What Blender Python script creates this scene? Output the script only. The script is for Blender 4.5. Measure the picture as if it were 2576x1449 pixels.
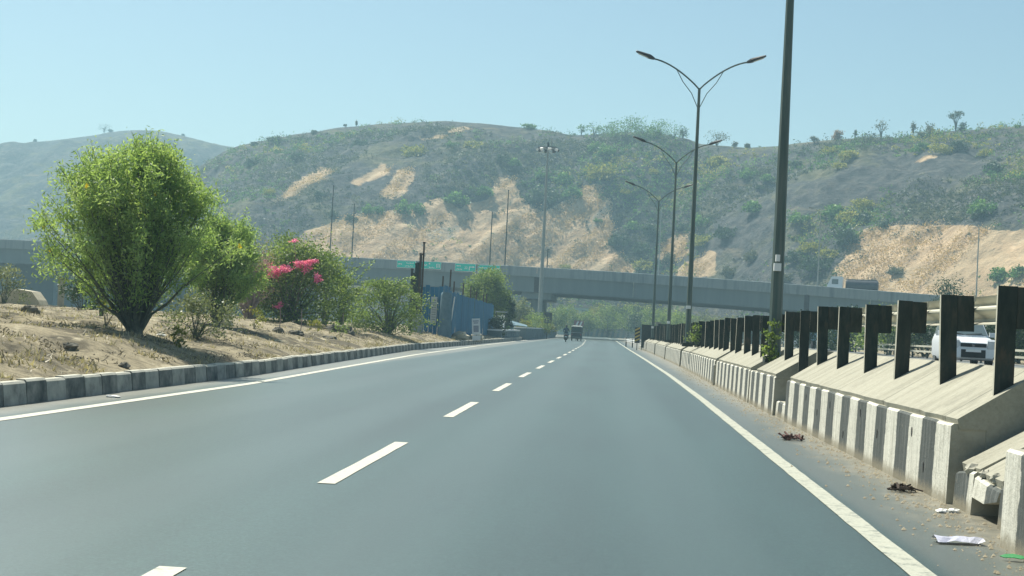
import bpy, math, random
import numpy as np
from mathutils import Vector, Matrix
R = math.radians
rng = np.random.default_rng(7)
random.seed(7)
sc = bpy.context.scene
for o in list(bpy.data.objects): bpy.data.objects.remove(o)
COL = sc.collection

# ------------------------------------------------------------ camera, sky, sun
F, EYE, ROLL, CX, CY = 3700.0, 1.3, .05, 1288.0, 724.5
PITCH, YAW = math.atan(98 / F), math.atan(240 / F)
fw = np.array([-math.sin(YAW) * math.cos(PITCH), math.cos(YAW) * math.cos(PITCH), math.sin(PITCH)])
rt = np.array([math.cos(YAW), math.sin(YAW), 0.0]); up = np.cross(rt, fw)
ix = math.cos(ROLL) * rt + math.sin(ROLL) * up
iu = -math.sin(ROLL) * rt + math.cos(ROLL) * up
cam_d = bpy.data.cameras.new('camera'); cam = bpy.data.objects.new('camera', cam_d); COL.objects.link(cam)
cam_d.sensor_width = 36; cam_d.lens = 36 * F / 2576; cam_d.clip_start = .1; cam_d.clip_end = 4000
cam.matrix_world = Matrix(((ix[0], iu[0], -fw[0], 0), (ix[1], iu[1], -fw[1], 0), (ix[2], iu[2], -fw[2], EYE), (0, 0, 0, 1)))
sc.camera = cam
SUN_AZ, SUN_EL = R(-40), R(57)
w = bpy.data.worlds.new('World'); sc.world = w; w.use_nodes = True
nt = w.node_tree; nt.nodes.clear()
sky = nt.nodes.new('ShaderNodeTexSky'); sky.sky_type = 'NISHITA'; sky.sun_disc = False
sky.sun_elevation = SUN_EL; sky.sun_rotation = SUN_AZ; sky.air_density = 1.0; sky.dust_density = 1.2; sky.ozone_density = 1.0
tint = nt.nodes.new('ShaderNodeMix'); tint.data_type = 'RGBA'; tint.blend_type = 'MULTIPLY'; tint.inputs[0].default_value = 1
tint.inputs[7].default_value = (.86, .97, .90, 1)
bg = nt.nodes.new('ShaderNodeBackground'); bg.inputs[1].default_value = .066
wo = nt.nodes.new('ShaderNodeOutputWorld')
nt.links.new(sky.outputs[0], tint.inputs[6]); nt.links.new(tint.outputs[2], bg.inputs[0]); nt.links.new(bg.outputs[0], wo.inputs[0])
sd = bpy.data.lights.new('sun', 'SUN'); sd.energy = 4.4; sd.angle = R(.5); sd.color = (1, .96, .84)
so = bpy.data.objects.new('sun', sd); COL.objects.link(so)
S = Vector((math.sin(SUN_AZ) * math.cos(SUN_EL), math.cos(SUN_AZ) * math.cos(SUN_EL), math.sin(SUN_EL)))
so.rotation_euler = S.to_track_quat('Z', 'Y').to_euler(); so.location = (-60, 60, 90)
vs = sc.view_settings; vs.view_transform = 'Standard'; vs.look = 'None'; vs.exposure = .92; vs.gamma = 1; vs.use_curve_mapping = False
sc.render.engine = 'CYCLES'
sc.cycles.use_denoising = True
sc.cycles.max_bounces = 5; sc.cycles.diffuse_bounces = 3; sc.cycles.volume_bounces = 0; sc.cycles.transparent_max_bounces = 6
HAZE_DENSITY = .00068

# ------------------------------------------------------------ helpers
def ray(x, y): return fw * F + ix * (x - CX) - iu * (y - CY)
def at(x, y, Y):                     # the world point on a sight line at road distance Y
    r = ray(x, y); t = Y / r[1]; return np.array([0, 0, EYE]) + r * t
def proj(P):
    d = np.asarray(P, float) - np.array([0, 0, EYE]); ww = d @ fw
    return CX + F * (d @ ix) / ww, CY - F * (d @ iu) / ww

def _hash(i, j, s):
    n = (i * 374761393 + j * 668265263 + s * 1442695041) & 0x7fffffff
    n = ((n ^ (n >> 13)) * 1274126177) & 0x7fffffff
    return ((n ^ (n >> 16)) & 0xffff) / 65535.0
def vnoise(x, y, s=0):
    x = np.asarray(x, float); y = np.asarray(y, float)
    i = np.floor(x).astype(np.int64); j = np.floor(y).astype(np.int64); fx = x - i; fy = y - j
    fx = fx * fx * (3 - 2 * fx); fy = fy * fy * (3 - 2 * fy)
    a = _hash(i, j, s); b = _hash(i + 1, j, s); c = _hash(i, j + 1, s); d = _hash(i + 1, j + 1, s)
    return (a + (b - a) * fx) * (1 - fy) + (c + (d - c) * fx) * fy
def fbm(x, y, o=4, s=0):
    v = 0; a = .5
    for k in range(o):
        v = v + a * vnoise(np.asarray(x) * 2 ** k, np.asarray(y) * 2 ** k, s + k * 17); a *= .5
    return v

def tag(o, label=None, cat=None, group=None, kind=None):
    if label: o['label'] = label
    if cat: o['category'] = cat
    if group: o['group'] = group
    if kind: o['kind'] = kind
    elif cat and label: o['kind'] = 'thing'
    return o
def thing(name, label, cat, loc=(0, 0, 0), rotz=0, group=None):
    o = bpy.data.objects.new(name, None); COL.objects.link(o)
    o.location = tuple(float(v) for v in loc); o.rotation_euler = (0, 0, rotz); o.empty_display_size = .2
    return tag(o, label, cat, group)
def copy_tree(o, parent=None):
    c = o.copy(); COL.objects.link(c)
    if parent is not None: c.parent = parent
    for ch in o.children: copy_tree(ch, c)
    return c
class MB:
    def __init__(s): s.v = []; s.f = []; s.m = []
    def add(s, V, Fs, m=0):
        b = len(s.v); s.v += [tuple(map(float, p)) for p in V]
        for f in Fs: s.f.append(tuple(b + i for i in f)); s.m.append(m)
    def box(s, x0, y0, z0, x1, y1, z1, m=0):
        V = [(x0, y0, z0), (x1, y0, z0), (x1, y1, z0), (x0, y1, z0), (x0, y0, z1), (x1, y0, z1), (x1, y1, z1), (x0, y1, z1)]
        s.add(V, [(3, 2, 1, 0), (4, 5, 6, 7), (0, 1, 5, 4), (1, 2, 6, 5), (2, 3, 7, 6), (3, 0, 4, 7)], m)
    def obox(s, c, ux, uy, uz, m=0):                    # oriented box: centre and three half vectors
        c, ux, uy, uz = map(np.asarray, (c, ux, uy, uz))
        V = [c + a * ux + b * uy + d * uz for d in (-1, 1) for a, b in ((-1, -1), (1, -1), (1, 1), (-1, 1))]
        s.add(V, [(3, 2, 1, 0), (4, 5, 6, 7), (0, 1, 5, 4), (1, 2, 6, 5), (2, 3, 7, 6), (3, 0, 4, 7)], m)
    def loft(s, rings, m=0, caps=True, close=True):
        n = len(rings[0]); b = len(s.v)
        for r in rings: s.v += [tuple(map(float, p)) for p in r]
        for k in range(len(rings) - 1):
            for i in range(n if close else n - 1):
                j = (i + 1) % n
                s.f.append((b + k * n + i, b + k * n + j, b + (k + 1) * n + j, b + (k + 1) * n + i)); s.m.append(m)
        if caps:
            s.f.append(tuple(b + i for i in reversed(range(n)))); s.m.append(m)
            s.f.append(tuple(b + (len(rings) - 1) * n + i for i in range(n))); s.m.append(m)
    def tube(s, pts, rad, n=8, m=0, caps=True):
        pts = [np.asarray(p, float) for p in pts]
        if not hasattr(rad, '__len__'): rad = [rad] * len(pts)
        rings = []; ref = None
        for k, p in enumerate(pts):
            d = pts[min(k + 1, len(pts) - 1)] - pts[max(k - 1, 0)]; d = d / (np.linalg.norm(d) + 1e-9)
            if ref is None: ref = np.array([1., 0, 0]) if abs(d[0]) < .8 else np.array([0, 1., 0])
            a = np.cross(d, ref); a /= np.linalg.norm(a) + 1e-9; b2 = np.cross(a, d); ref = b2
            ref = np.cross(d, a) * -1
            rings.append([p + rad[k] * (math.cos(2 * math.pi * i / n) * a + math.sin(2 * math.pi * i / n) * np.cross(d, a)) for i in range(n)])
        s.loft(rings, m, caps)
    def prism(s, prof, y0, y1, m=0, axis='y'):           # profile in (x,z) extruded along y  (or (y,z) along x)
        if axis == 'y': A = [(x, y0, z) for x, z in prof]; B = [(x, y1, z) for x, z in prof]
        elif axis == 'x': A = [(y0, x, z) for x, z in prof]; B = [(y1, x, z) for x, z in prof]
        else: A = [(x, z, y0) for x, z in prof]; B = [(x, z, y1) for x, z in prof]
        s.loft([A, B], m)
    def sphere(s, c, r, n=10, k=7, m=0):
        r = (r, r, r) if not hasattr(r, '__len__') else r
        rings = []
        for a in range(1, k):
            t = math.pi * a / k
            rings.append([(c[0] + r[0] * math.sin(t) * math.cos(2 * math.pi * i / n), c[1] + r[1] * math.sin(t) * math.sin(2 * math.pi * i / n), c[2] - r[2] * math.cos(t)) for i in range(n)])
        s.loft(rings, m, True)
def obj(name, mb, mats, parent=None, smooth=False, local=False):
    me = bpy.data.meshes.new(name)
    V = np.array(mb.v, float).reshape(-1, 3)
    if parent is not None and not local:
        V = V - np.array(root_loc(parent))
    me.from_pydata(V.tolist(), [], mb.f); me.update()
    for m in (mats if isinstance(mats, (list, tuple)) else [mats]): me.materials.append(m)
    me.polygons.foreach_set('material_index', mb.m)
    fix_normals(me)
    if smooth: me.polygons.foreach_set('use_smooth', [True] * len(me.polygons)); sharp(me)
    o = bpy.data.objects.new(name, me); COL.objects.link(o)
    if parent is not None: o.parent = parent
    return o
def sharp(me, ang=38):
    try: me.set_sharp_from_angle(angle=R(ang))
    except Exception: pass
def fix_normals(me):
    import bmesh
    bm = bmesh.new(); bm.from_mesh(me); bmesh.ops.recalc_face_normals(bm, faces=bm.faces[:]); bm.to_mesh(me); bm.free()
def root_loc(p):
    l = np.zeros(3)
    while p is not None: l += np.array(p.location); p = p.parent
    return l
def raw(name, V, Fs, mats, parent=None, smooth=False, attr=None, local=False):
    me = bpy.data.meshes.new(name); V = np.asarray(V, float)
    if parent is not None and not local: V = V - root_loc(parent)
    Fs = np.asarray(Fs, np.int32); k = Fs.shape[1]
    me.vertices.add(len(V)); me.vertices.foreach_set('co', V.astype(np.float32).ravel())
    me.loops.add(Fs.size); me.loops.foreach_set('vertex_index', Fs.ravel())
    me.polygons.add(len(Fs)); me.polygons.foreach_set('loop_start', np.arange(0, Fs.size, k, dtype=np.int32))
    try: me.polygons.foreach_set('loop_total', np.full(len(Fs), k, np.int32))
    except Exception: pass
    me.update(calc_edges=True); me.validate()
    for m in (mats if isinstance(mats, (list, tuple)) else [mats]): me.materials.append(m)
    if smooth: me.polygons.foreach_set('use_smooth', [True] * len(me.polygons))
    for nme, arr in (attr or {}).items():
        a = me.attributes.new(nme, 'FLOAT', 'POINT'); a.data.foreach_set('value', np.asarray(arr, np.float32))
    o = bpy.data.objects.new(name, me); COL.objects.link(o)
    if parent is not None: o.parent = parent
    return o

# ------------------------------------------------------------ materials
def _nt(name):
    m = bpy.data.materials.new(name); m.use_nodes = True; n = m.node_tree; n.nodes.clear()
    out = n.nodes.new('ShaderNodeOutputMaterial'); return m, n, out
def c4(c): return (c[0], c[1], c[2], 1)
def ramp(n, fac, cols, lo=.3, hi=.7):
    r = n.nodes.new('ShaderNodeValToRGB'); e = r.color_ramp.elements
    while len(e) < len(cols): e.new(.5)
    for i, c in enumerate(cols):
        e[i].position = lo + (hi - lo) * i / max(1, len(cols) - 1); e[i].color = c4(c)
    n.links.new(fac, r.inputs[0]); return r.outputs[0]
def noise(n, vec, scale, detail=5, rough=.6, stretch=None):
    if stretch is not None:
        mp = n.nodes.new('ShaderNodeMapping'); mp.inputs['Scale'].default_value = stretch; n.links.new(vec, mp.inputs[0]); vec = mp.outputs[0]
    t = n.nodes.new('ShaderNodeTexNoise'); t.inputs['Scale'].default_value = scale; t.inputs['Detail'].default_value = detail; t.inputs['Roughness'].default_value = rough
    n.links.new(vec, t.inputs['Vector']); return t.outputs[0]
def math_(n, op, a, b=None, clamp=False):
    x = n.nodes.new('ShaderNodeMath'); x.operation = op; x.use_clamp = clamp
    for i, v in enumerate((a, b)):
        if v is None: continue
        if isinstance(v, (int, float)): x.inputs[i].default_value = v
        else: n.links.new(v, x.inputs[i])
    return x.outputs[0]
def mixc(n, f, a, b, mode='MIX'):
    x = n.nodes.new('ShaderNodeMix'); x.data_type = 'RGBA'; x.blend_type = mode
    if isinstance(f, (int, float)): x.inputs[0].default_value = f
    else: n.links.new(f, x.inputs[0])
    for i, v in ((6, a), (7, b)):
        if isinstance(v, (tuple, list)): x.inputs[i].default_value = c4(v)
        else: n.links.new(v, x.inputs[i])
    return x.outputs[2]
def smooth(n, v, lo, hi):
    x = n.nodes.new('ShaderNodeMapRange'); x.interpolation_type = 'SMOOTHSTEP'
    x.inputs[1].default_value = lo; x.inputs[2].default_value = hi; n.links.new(v, x.inputs[0]); return x.outputs[0]
def coord(n, kind='Object'): return n.nodes.new('ShaderNodeTexCoord').outputs[kind]
def pos(n): return n.nodes.new('ShaderNodeNewGeometry').outputs['Position']
def sep(n, v):
    x = n.nodes.new('ShaderNodeSeparateXYZ'); n.links.new(v, x.inputs[0]); return x.outputs
def bump(n, h, strength, dist=.02):
    b = n.nodes.new('ShaderNodeBump'); b.inputs['Strength'].default_value = strength; b.inputs['Distance'].default_value = dist
    n.links.new(h, b.inputs['Height']); return b.outputs[0]
def pbsdf(n, out, col, rough=.8, spec=.3, metal=0, nrm=None):
    p = n.nodes.new('ShaderNodeBsdfPrincipled')
    if isinstance(col, (tuple, list)): p.inputs['Base Color'].default_value = c4(col)
    else: n.links.new(col, p.inputs['Base Color'])
    p.inputs['Roughness'].default_value = rough; p.inputs['Specular IOR Level'].default_value = spec; p.inputs['Metallic'].default_value = metal
    if nrm is not None: n.links.new(nrm, p.inputs['Normal'])
    n.links.new(p.outputs[0], out.inputs[0]); return p
def M(name, cols, scale=3, rough=.8, spec=.3, b=0, bscale=30, bdist=.02, metal=0, stretch=None, lo=.3, hi=.7, world=False):
    m, n, out = _nt(name); v = pos(n) if world else coord(n)
    if len(cols) == 1: cols = [cols[0], tuple(x * .8 for x in cols[0])]
    c = ramp(n, noise(n, v, scale, 6, .62, stretch), cols, lo, hi)
    pbsdf(n, out, c, rough, spec, metal, bump(n, noise(n, v, bscale, 4), b, bdist) if b else None); return m
def LM(name, cols, trans=.35):                        # leaves: colour differs leaf by leaf
    m, n, out = _nt(name)
    a = n.nodes.new('ShaderNodeAttribute'); a.attribute_name = 'tint'
    c = ramp(n, a.outputs['Fac'], cols, 0, 1)
    d = n.nodes.new('ShaderNodeBsdfPrincipled'); n.links.new(c, d.inputs['Base Color']); d.inputs['Roughness'].default_value = .55; d.inputs['Specular IOR Level'].default_value = .35
    t = n.nodes.new('ShaderNodeBsdfTranslucent'); n.links.new(mixc(n, 1, c, (1.25, 1.25, .7), 'MULTIPLY'), t.inputs[0])
    x = n.nodes.new('ShaderNodeMixShader'); x.inputs[0].default_value = trans
    n.links.new(d.outputs[0], x.inputs[1]); n.links.new(t.outputs[0], x.inputs[2]); n.links.new(x.outputs[0], out.inputs[0]); return m

m_conc = M('concrete', [(.25, .24, .19), (.36, .345, .28), (.42, .40, .33)], 2.2, .9, .2, .35, 40, world=True)
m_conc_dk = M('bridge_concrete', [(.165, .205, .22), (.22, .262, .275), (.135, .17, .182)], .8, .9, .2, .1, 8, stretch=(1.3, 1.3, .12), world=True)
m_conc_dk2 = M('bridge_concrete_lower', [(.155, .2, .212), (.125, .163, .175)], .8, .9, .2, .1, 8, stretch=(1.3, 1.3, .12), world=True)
m, n, out = _nt('weathered_dark_steel'); m_steel_dk = m
v = coord(n); oi = n.nodes.new('ShaderNodeObjectInfo')
vv = n.nodes.new('ShaderNodeVectorMath'); vv.operation = 'ADD'; n.links.new(v, vv.inputs[0]); n.links.new(oi.outputs['Random'], vv.inputs[1]); v = vv.outputs[0]
c = ramp(n, noise(n, v, 5, 6, .7, (2, 2, .6)), [(.013, .026, .024), (.03, .043, .038), (.068, .066, .052)], .32, .7)
c = mixc(n, smooth(n, noise(n, v, 3, 5, .7, (1, 1, .4)), .56, .7), c, (.075, .062, .045)); c = mixc(n, math_(n, 'MULTIPLY', oi.outputs['Random'], .3), c, (.06, .065, .055))
pbsdf(n, out, c, .75, .25, 0, bump(n, noise(n, v, 40, 4), .3, .004))
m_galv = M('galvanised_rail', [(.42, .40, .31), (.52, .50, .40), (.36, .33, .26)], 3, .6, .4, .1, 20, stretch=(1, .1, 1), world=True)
m_pole = M('painted_pole', [(.05, .085, .075), (.085, .12, .105), (.14, .16, .135)], 1.5, .55, .45, 0, stretch=(8, 8, .4))
m_polefar = M('pale_pole', [(.22, .25, .24), (.29, .32, .31)], 1, .6, .4)
m_lamp = M('lamp_housing', [(.03, .033, .036), (.05, .053, .056)], 3, .5, .4)
m_glass = M('lamp_glass', [(.5, .52, .5)], 3, .2, .5)
m_white = M('white_paint', [(.7, .7, .68), (.8, .8, .78)], 2, .55, .4)
m_black = M('black_paint', [(.02, .02, .02), (.035, .035, .035)], 3, .6, .3)
m_green = M('sign_green', [(.0, .52, .41), (.0, .6, .46)], 2, .6, .3)
m_rubber = M('rubber', [(.015, .015, .015), (.025, .025, .025)], 8, .85, .2)
m_blue = M('blue_sheet', [(.008, .11, .21), (.014, .145, .27), (.04, .18, .29)], .9, .55, .35, stretch=(1, 1, .35), world=True)
m_tarp = M('faded_tarp', [(.10, .17, .21), (.16, .24, .28)], 3, .8, .2, .3, 14)
m_rust = M('rusty_rod', [(.06, .045, .035), (.10, .07, .05)], 12, .8, .3)
m_rock = M('dark_rock', [(.06, .06, .05), (.12, .115, .095), (.17, .16, .13)], 4, .95, .15, .6, 18)
m_pale_rock = M('pale_rock', [(.4, .36, .26), (.55, .5, .38)], 4, .9, .2, .4, 18)
m_stem = M('twig_bark', [(.07, .085, .07), (.13, .14, .11), (.18, .18, .15)], 6, .9, .2)
m_drystem = M('dry_twig', [(.2, .15, .14), (.32, .24, .215), (.26, .2, .175)], 5, .9, .2)

# ------------------------------------------------------------ setting: ground, road
KY = [-20, 0, 31, 45, 68, 116, 150, 216, 300, 420]
KX = [-7.36, -7.36, -7.42, -8.0, -8.9, -8.65, -8.45, -8.6, -10.5, -16]
EY = [-20, 0, 16, 27, 38, 58, 93, 138, 216, 300, 420]
EX = [-6.6, -6.6, -6.6, -6.55, -6.9, -7.5, -8.0, -8.2, -8.0, -9.8, -15]
RY = [-20, 0, 8.5, 14, 31, 48, 74, 113, 162, 220, 300, 420]
RX = [1.8, 1.8, 1.79, 1.84, 1.98, 2.04, 1.98, 1.82, 1.68, 1.6, .5, -4]
WY = [-20, 10, 30, 40, 60, 92, 120, 150]
WX = [2.9, 2.93, 2.97, 3.02, 3.18, 3.2, 3.0, 2.6]
kx = lambda y: np.interp(y, KY, KX)
def zleft(X, Y):
    X = np.asarray(X, float); Y = np.asarray(Y, float)
    d = np.maximum(0, kx(Y) - X - .15)
    amp = np.interp(Y, [0, 70, 110, 200, 300], [.85, .85, .6, .5, .3])
    z = .27 + amp * (1 - np.exp(-d / 2.6)) + (fbm(X * .9, Y * .9, 4, 3) - .47) * .42 * np.minimum(1, d / 1.2)
    return z - np.clip((d - 30) / 80, 0, 1) * .4

m, n, out = _nt('asphalt'); m_asph = m
p = pos(n); s3 = sep(n, p)
grain = noise(n, p, 38, 5, .8); big = noise(n, p, .35, 4, .6, (1, .18, 1)); mott = noise(n, p, 11, 5, .75); lanes = noise(n, p, 1.1, 3, .5, (1, .03, 1))
c = ramp(n, grain, [(.008, .029, .026), (.022, .052, .047), (.048, .09, .083)], .38, .64)
c = mixc(n, .75, c, ramp(n, big, [(.55, .58, .58), (1.25, 1.25, 1.22)], .32, .68), 'MULTIPLY')
c = mixc(n, .8, c, ramp(n, lanes, [(.74, .76, .76), (1.14, 1.14, 1.14)], .3, .7), 'MULTIPLY')
c = mixc(n, .8, c, ramp(n, mott, [(.72, .73, .73), (1.22, 1.22, 1.2)], .36, .64), 'MULTIPLY')
tr = math_(n, 'ABSOLUTE', math_(n, 'SUBTRACT', math_(n, 'FRACT', math_(n, 'DIVIDE', math_(n, 'ADD', s3[0], math_(n, 'ADD', math_(n, 'MULTIPLY', noise(n, p, .25, 2, .5, (.2, .3, 1)), .5), 20.0)), 1.9)), .5))
c = mixc(n, math_(n, 'MULTIPLY', smooth(n, tr, .18, .42), .34), c, (.05, .082, .079))
st_n = noise(n, p, 1.3, 5, .7, (1.6, .12, 1)); c = mixc(n, math_(n, 'MULTIPLY', smooth(n, st_n, .60, .72), .45), c, (.012, .03, .03)); sp_n = noise(n, p, 3.2, 4, .6); c = mixc(n, math_(n, 'MULTIPLY', smooth(n, sp_n, .70, .76), .5), c, (.01, .026, .026))
crk = n.nodes.new('ShaderNodeTexVoronoi'); crk.feature = 'DISTANCE_TO_EDGE'; crk.inputs['Scale'].default_value = .16
mpc = n.nodes.new('ShaderNodeVectorMath'); mpc.operation = 'ADD'; nzc = n.nodes.new('ShaderNodeTexNoise'); nzc.inputs['Scale'].default_value = .6; nzc.inputs['Detail'].default_value = 6; n.links.new(p, nzc.inputs['Vector'])
scl = n.nodes.new('ShaderNodeVectorMath'); scl.operation = 'SCALE'; scl.inputs['Scale'].default_value = 3.0; n.links.new(nzc.outputs['Color'], scl.inputs[0]); n.links.new(p, mpc.inputs[0]); n.links.new(scl.outputs[0], mpc.inputs[1]); n.links.new(mpc.outputs[0], crk.inputs['Vector'])
c = mixc(n, math_(n, 'MULTIPLY', smooth(n, crk.outputs['Distance'], .0045, .0015), .3), c, (.02, .035, .035))
edge = math_(n, 'ADD', s3[0], math_(n, 'MULTIPLY', math_(n, 'SUBTRACT', noise(n, p, 1.2, 6, .7, (1, .5, 1)), .5), 1.3))
dust = smooth(n, edge, 2.25, 2.95)
dn = noise(n, p, 5, 6, .7)
c = mixc(n, math_(n, 'MULTIPLY', smooth(n, s3[0], 1.95, 2.15), .35), c, (.15, .14, .115))
c = mixc(n, math_(n, 'MULTIPLY', dust, .92), c, ramp(n, dn, [(.10, .098, .08), (.19, .175, .13), (.27, .245, .185)], .3, .7))
ledge = math_(n, 'ADD', s3[0], math_(n, 'MULTIPLY', math_(n, 'SUBTRACT', noise(n, p, 1.5, 5, .7, (1, .4, 1)), .5), .6))
c = mixc(n, math_(n, 'MULTIPLY', smooth(n, ledge, -6.7, -7.1), .75), c, ramp(n, dn, [(.14, .14, .115), (.21, .2, .16)], .3, .7))
pbsdf(n, out, c, .4, .85, 0, bump(n, grain, .4, .006))

m, n, out = _nt('road_paint'); m_paint = m
p = pos(n); wear = noise(n, p, 9, 6, .75); g2 = noise(n, p, 60, 3, .7)
c = mixc(n, math_(n, 'MULTIPLY', smooth(n, wear, .54, .72), .8), ramp(n, g2, [(.42, .41, .34), (.53, .52, .44)], .3, .7), (.17, .18, .165))
pbsdf(n, out, c, .7, .3)

m, n, out = _nt('dry_soil'); m_soil = m
p = pos(n)
a = noise(n, p, .8, 6, .65); b2 = noise(n, p, 6, 6, .75); b3 = noise(n, p, 2.2, 5, .7, (1, .4, 1))
c = ramp(n, b2, [(.15, .13, .088), (.30, .258, .175), (.42, .36, .25)], .3, .72)
c = mixc(n, smooth(n, a, .45, .60), c, ramp(n, b2, [(.07, .064, .048), (.17, .148, .105)], .3, .7))
c = mixc(n, smooth(n, b3, .56, .70), c, (.50, .44, .31))
pbsdf(n, out, c, .95, .1, 0, bump(n, noise(n, p, 14, 6, .75), .8, .06))

m, n, out = _nt('far_ground'); m_gnd = m
p = pos(n)
c = ramp(n, noise(n, p, .12, 6, .7), [(.12, .10, .06), (.2, .17, .1), (.1, .11, .06)], .3, .7)
pbsdf(n, out, c, .95, .1)

m, n, out = _nt('worn_edge_paint'); m_paint_worn = m
p = pos(n); wear = noise(n, p, 7, 6, .8)
c = mixc(n, smooth(n, wear, .48, .70), ramp(n, noise(n, p, 50, 3, .7), [(.31, .32, .265), (.42, .42, .35)], .3, .7), (.13, .15, .135))
pbsdf(n, out, c, .75, .3)
gb = MB(); gb.add([(-820, -40, -.06), (820, -40, -.06), (820, 1080, -.06), (-820, 1080, -.06)], [(0, 1, 2, 3)])
tag(obj('ground', gb, m_gnd), 'bare dry ground reaching to the foot of the hills', kind='structure')

def strip(name, ys, xl, xr, z, mat, parent=None):
    V = []; jit = .004 if 'line' in name or 'dash' in name else 0
    for y in ys: V += [(float(xl(y)) + random.uniform(-jit, jit), y + random.uniform(-jit, jit), z), (float(xr(y)) + random.uniform(-jit, jit), y + random.uniform(-jit, jit), z)]
    Fs = [(2 * i, 2 * i + 1, 2 * i + 3, 2 * i + 2) for i in range(len(ys) - 1)]
    return raw(name, V, Fs, mat, parent)
ys = list(np.linspace(-15, 420, 150))
road = tag(strip('road', ys, lambda y: kx(y) - .05, lambda y: np.interp(y, [0, 110, 150, 200, 420], [4.2, 4.2, 6, 12, 14]), 0, m_asph), 'grey asphalt road with two lanes curving under the flyover', kind='structure')
strip('edge_line', list(np.concatenate([np.linspace(0, 60, 120), np.linspace(61, 330, 90)])), lambda y: np.interp(y, EY, EX) - .09, lambda y: np.interp(y, EY, EX) + .09, .005, m_paint, road)
strip('edge_line', list(np.concatenate([np.linspace(0, 60, 150), np.linspace(61, 330, 90)])), lambda y: np.interp(y, RY, RX), lambda y: np.interp(y, RY, RX) + .16, .005, m_paint_worn, road)
k = 0
for y0 in [3.05] + [2.45 + 9.0 * i for i in range(1, 24)]:
    xm = lambda y: np.interp(y, [0, 40, 60, 83, 132, 200, 260], [-2.11, -2.15, -2.09, -2.01, -2.0, -2.6, -4.2])
    y0 = y0; strip('lane_dash', [y0 + 4.3 * q_ / 9 for q_ in range(10)], lambda y: xm(y) - .07, lambda y: xm(y) + .07, .005, m_paint, road)

# verge to the left of the road
dd = np.concatenate([np.linspace(0, 6, 34), np.linspace(6.3, 20, 30), np.linspace(22, 190, 30)])
yy = np.concatenate([np.linspace(4, 80, 200), np.linspace(81, 288, 90)])
Dg, Yg = np.meshgrid(dd, yy); Xg = kx(Yg) - .15 - Dg
Zg = zleft(Xg, Yg)
V = np.stack([Xg, Yg, Zg], -1).reshape(-1, 3); W_ = len(dd)
idx = np.arange(len(yy) * W_).reshape(len(yy), W_)
Fq = np.stack([idx[:-1, :-1], idx[:-1, 1:], idx[1:, 1:], idx[1:, :-1]], -1).reshape(-1, 4)[:, ::-1]
tag(raw('verge', V, Fq, m_soil, smooth=True), 'raised dry grassy bank behind the left kerb', kind='structure')

# kerb: painted stones, each its own piece
m_kd = M('kerb_dark_paint', [(.085, .095, .09), (.17, .178, .165), (.30, .295, .26)], 4, .85, .2, .3, 30, lo=.3, hi=.68, world=True)
m_kl = M('kerb_pale_paint', [(.17, .175, .16), (.33, .33, .295), (.44, .43, .38)], 4, .85, .2, .3, 30, lo=.28, hi=.66, world=True)
m_kt = M('kerb_top', [(.42, .41, .34), (.55, .53, .45)], 4, .9, .2, .3, 30)  # sunlight on the kerb tops is put into this brighter top colour
kb = MB(); kerb = tag(strip('kerb', list(np.linspace(0, 150, 120)), lambda y: kx(y) - .165, lambda y: kx(y) - .05, .02, m_kt), 'raised concrete kerb painted in worn dark and pale blocks along the left verge', kind='structure')
y = 2.0; i = 0
while y < 150:
    L = .72 + random.uniform(-.05, .05); xa, xb = float(kx(y)), float(kx(y + L)); h = .30 + random.uniform(-.012, .012); j = random.uniform(-.012, .012)
    mb = MB()
    g = .008
    A = [(xa - .17 + j, y + g, 0), (xa + j, y + g, 0), (xa - .03 + j, y + g, h - .03), (xa - .055 + j, y + g, h), (xa - .17 + j, y + g, h)]
    B = [(px + xb - xa, y + L - g, pz) for px, _, pz in A]
    mb.loft([A, B], 0); 
    for q, f in enumerate(mb.f):
        if set(f) == {2, 3, 8, 7} or set(f) == {3, 4, 9, 8}: mb.m[q] = 1
    obj('kerb_stone', mb, [m_kd if i % 2 else m_kl, m_kt], kerb)
    y += L; i += 1

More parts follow.
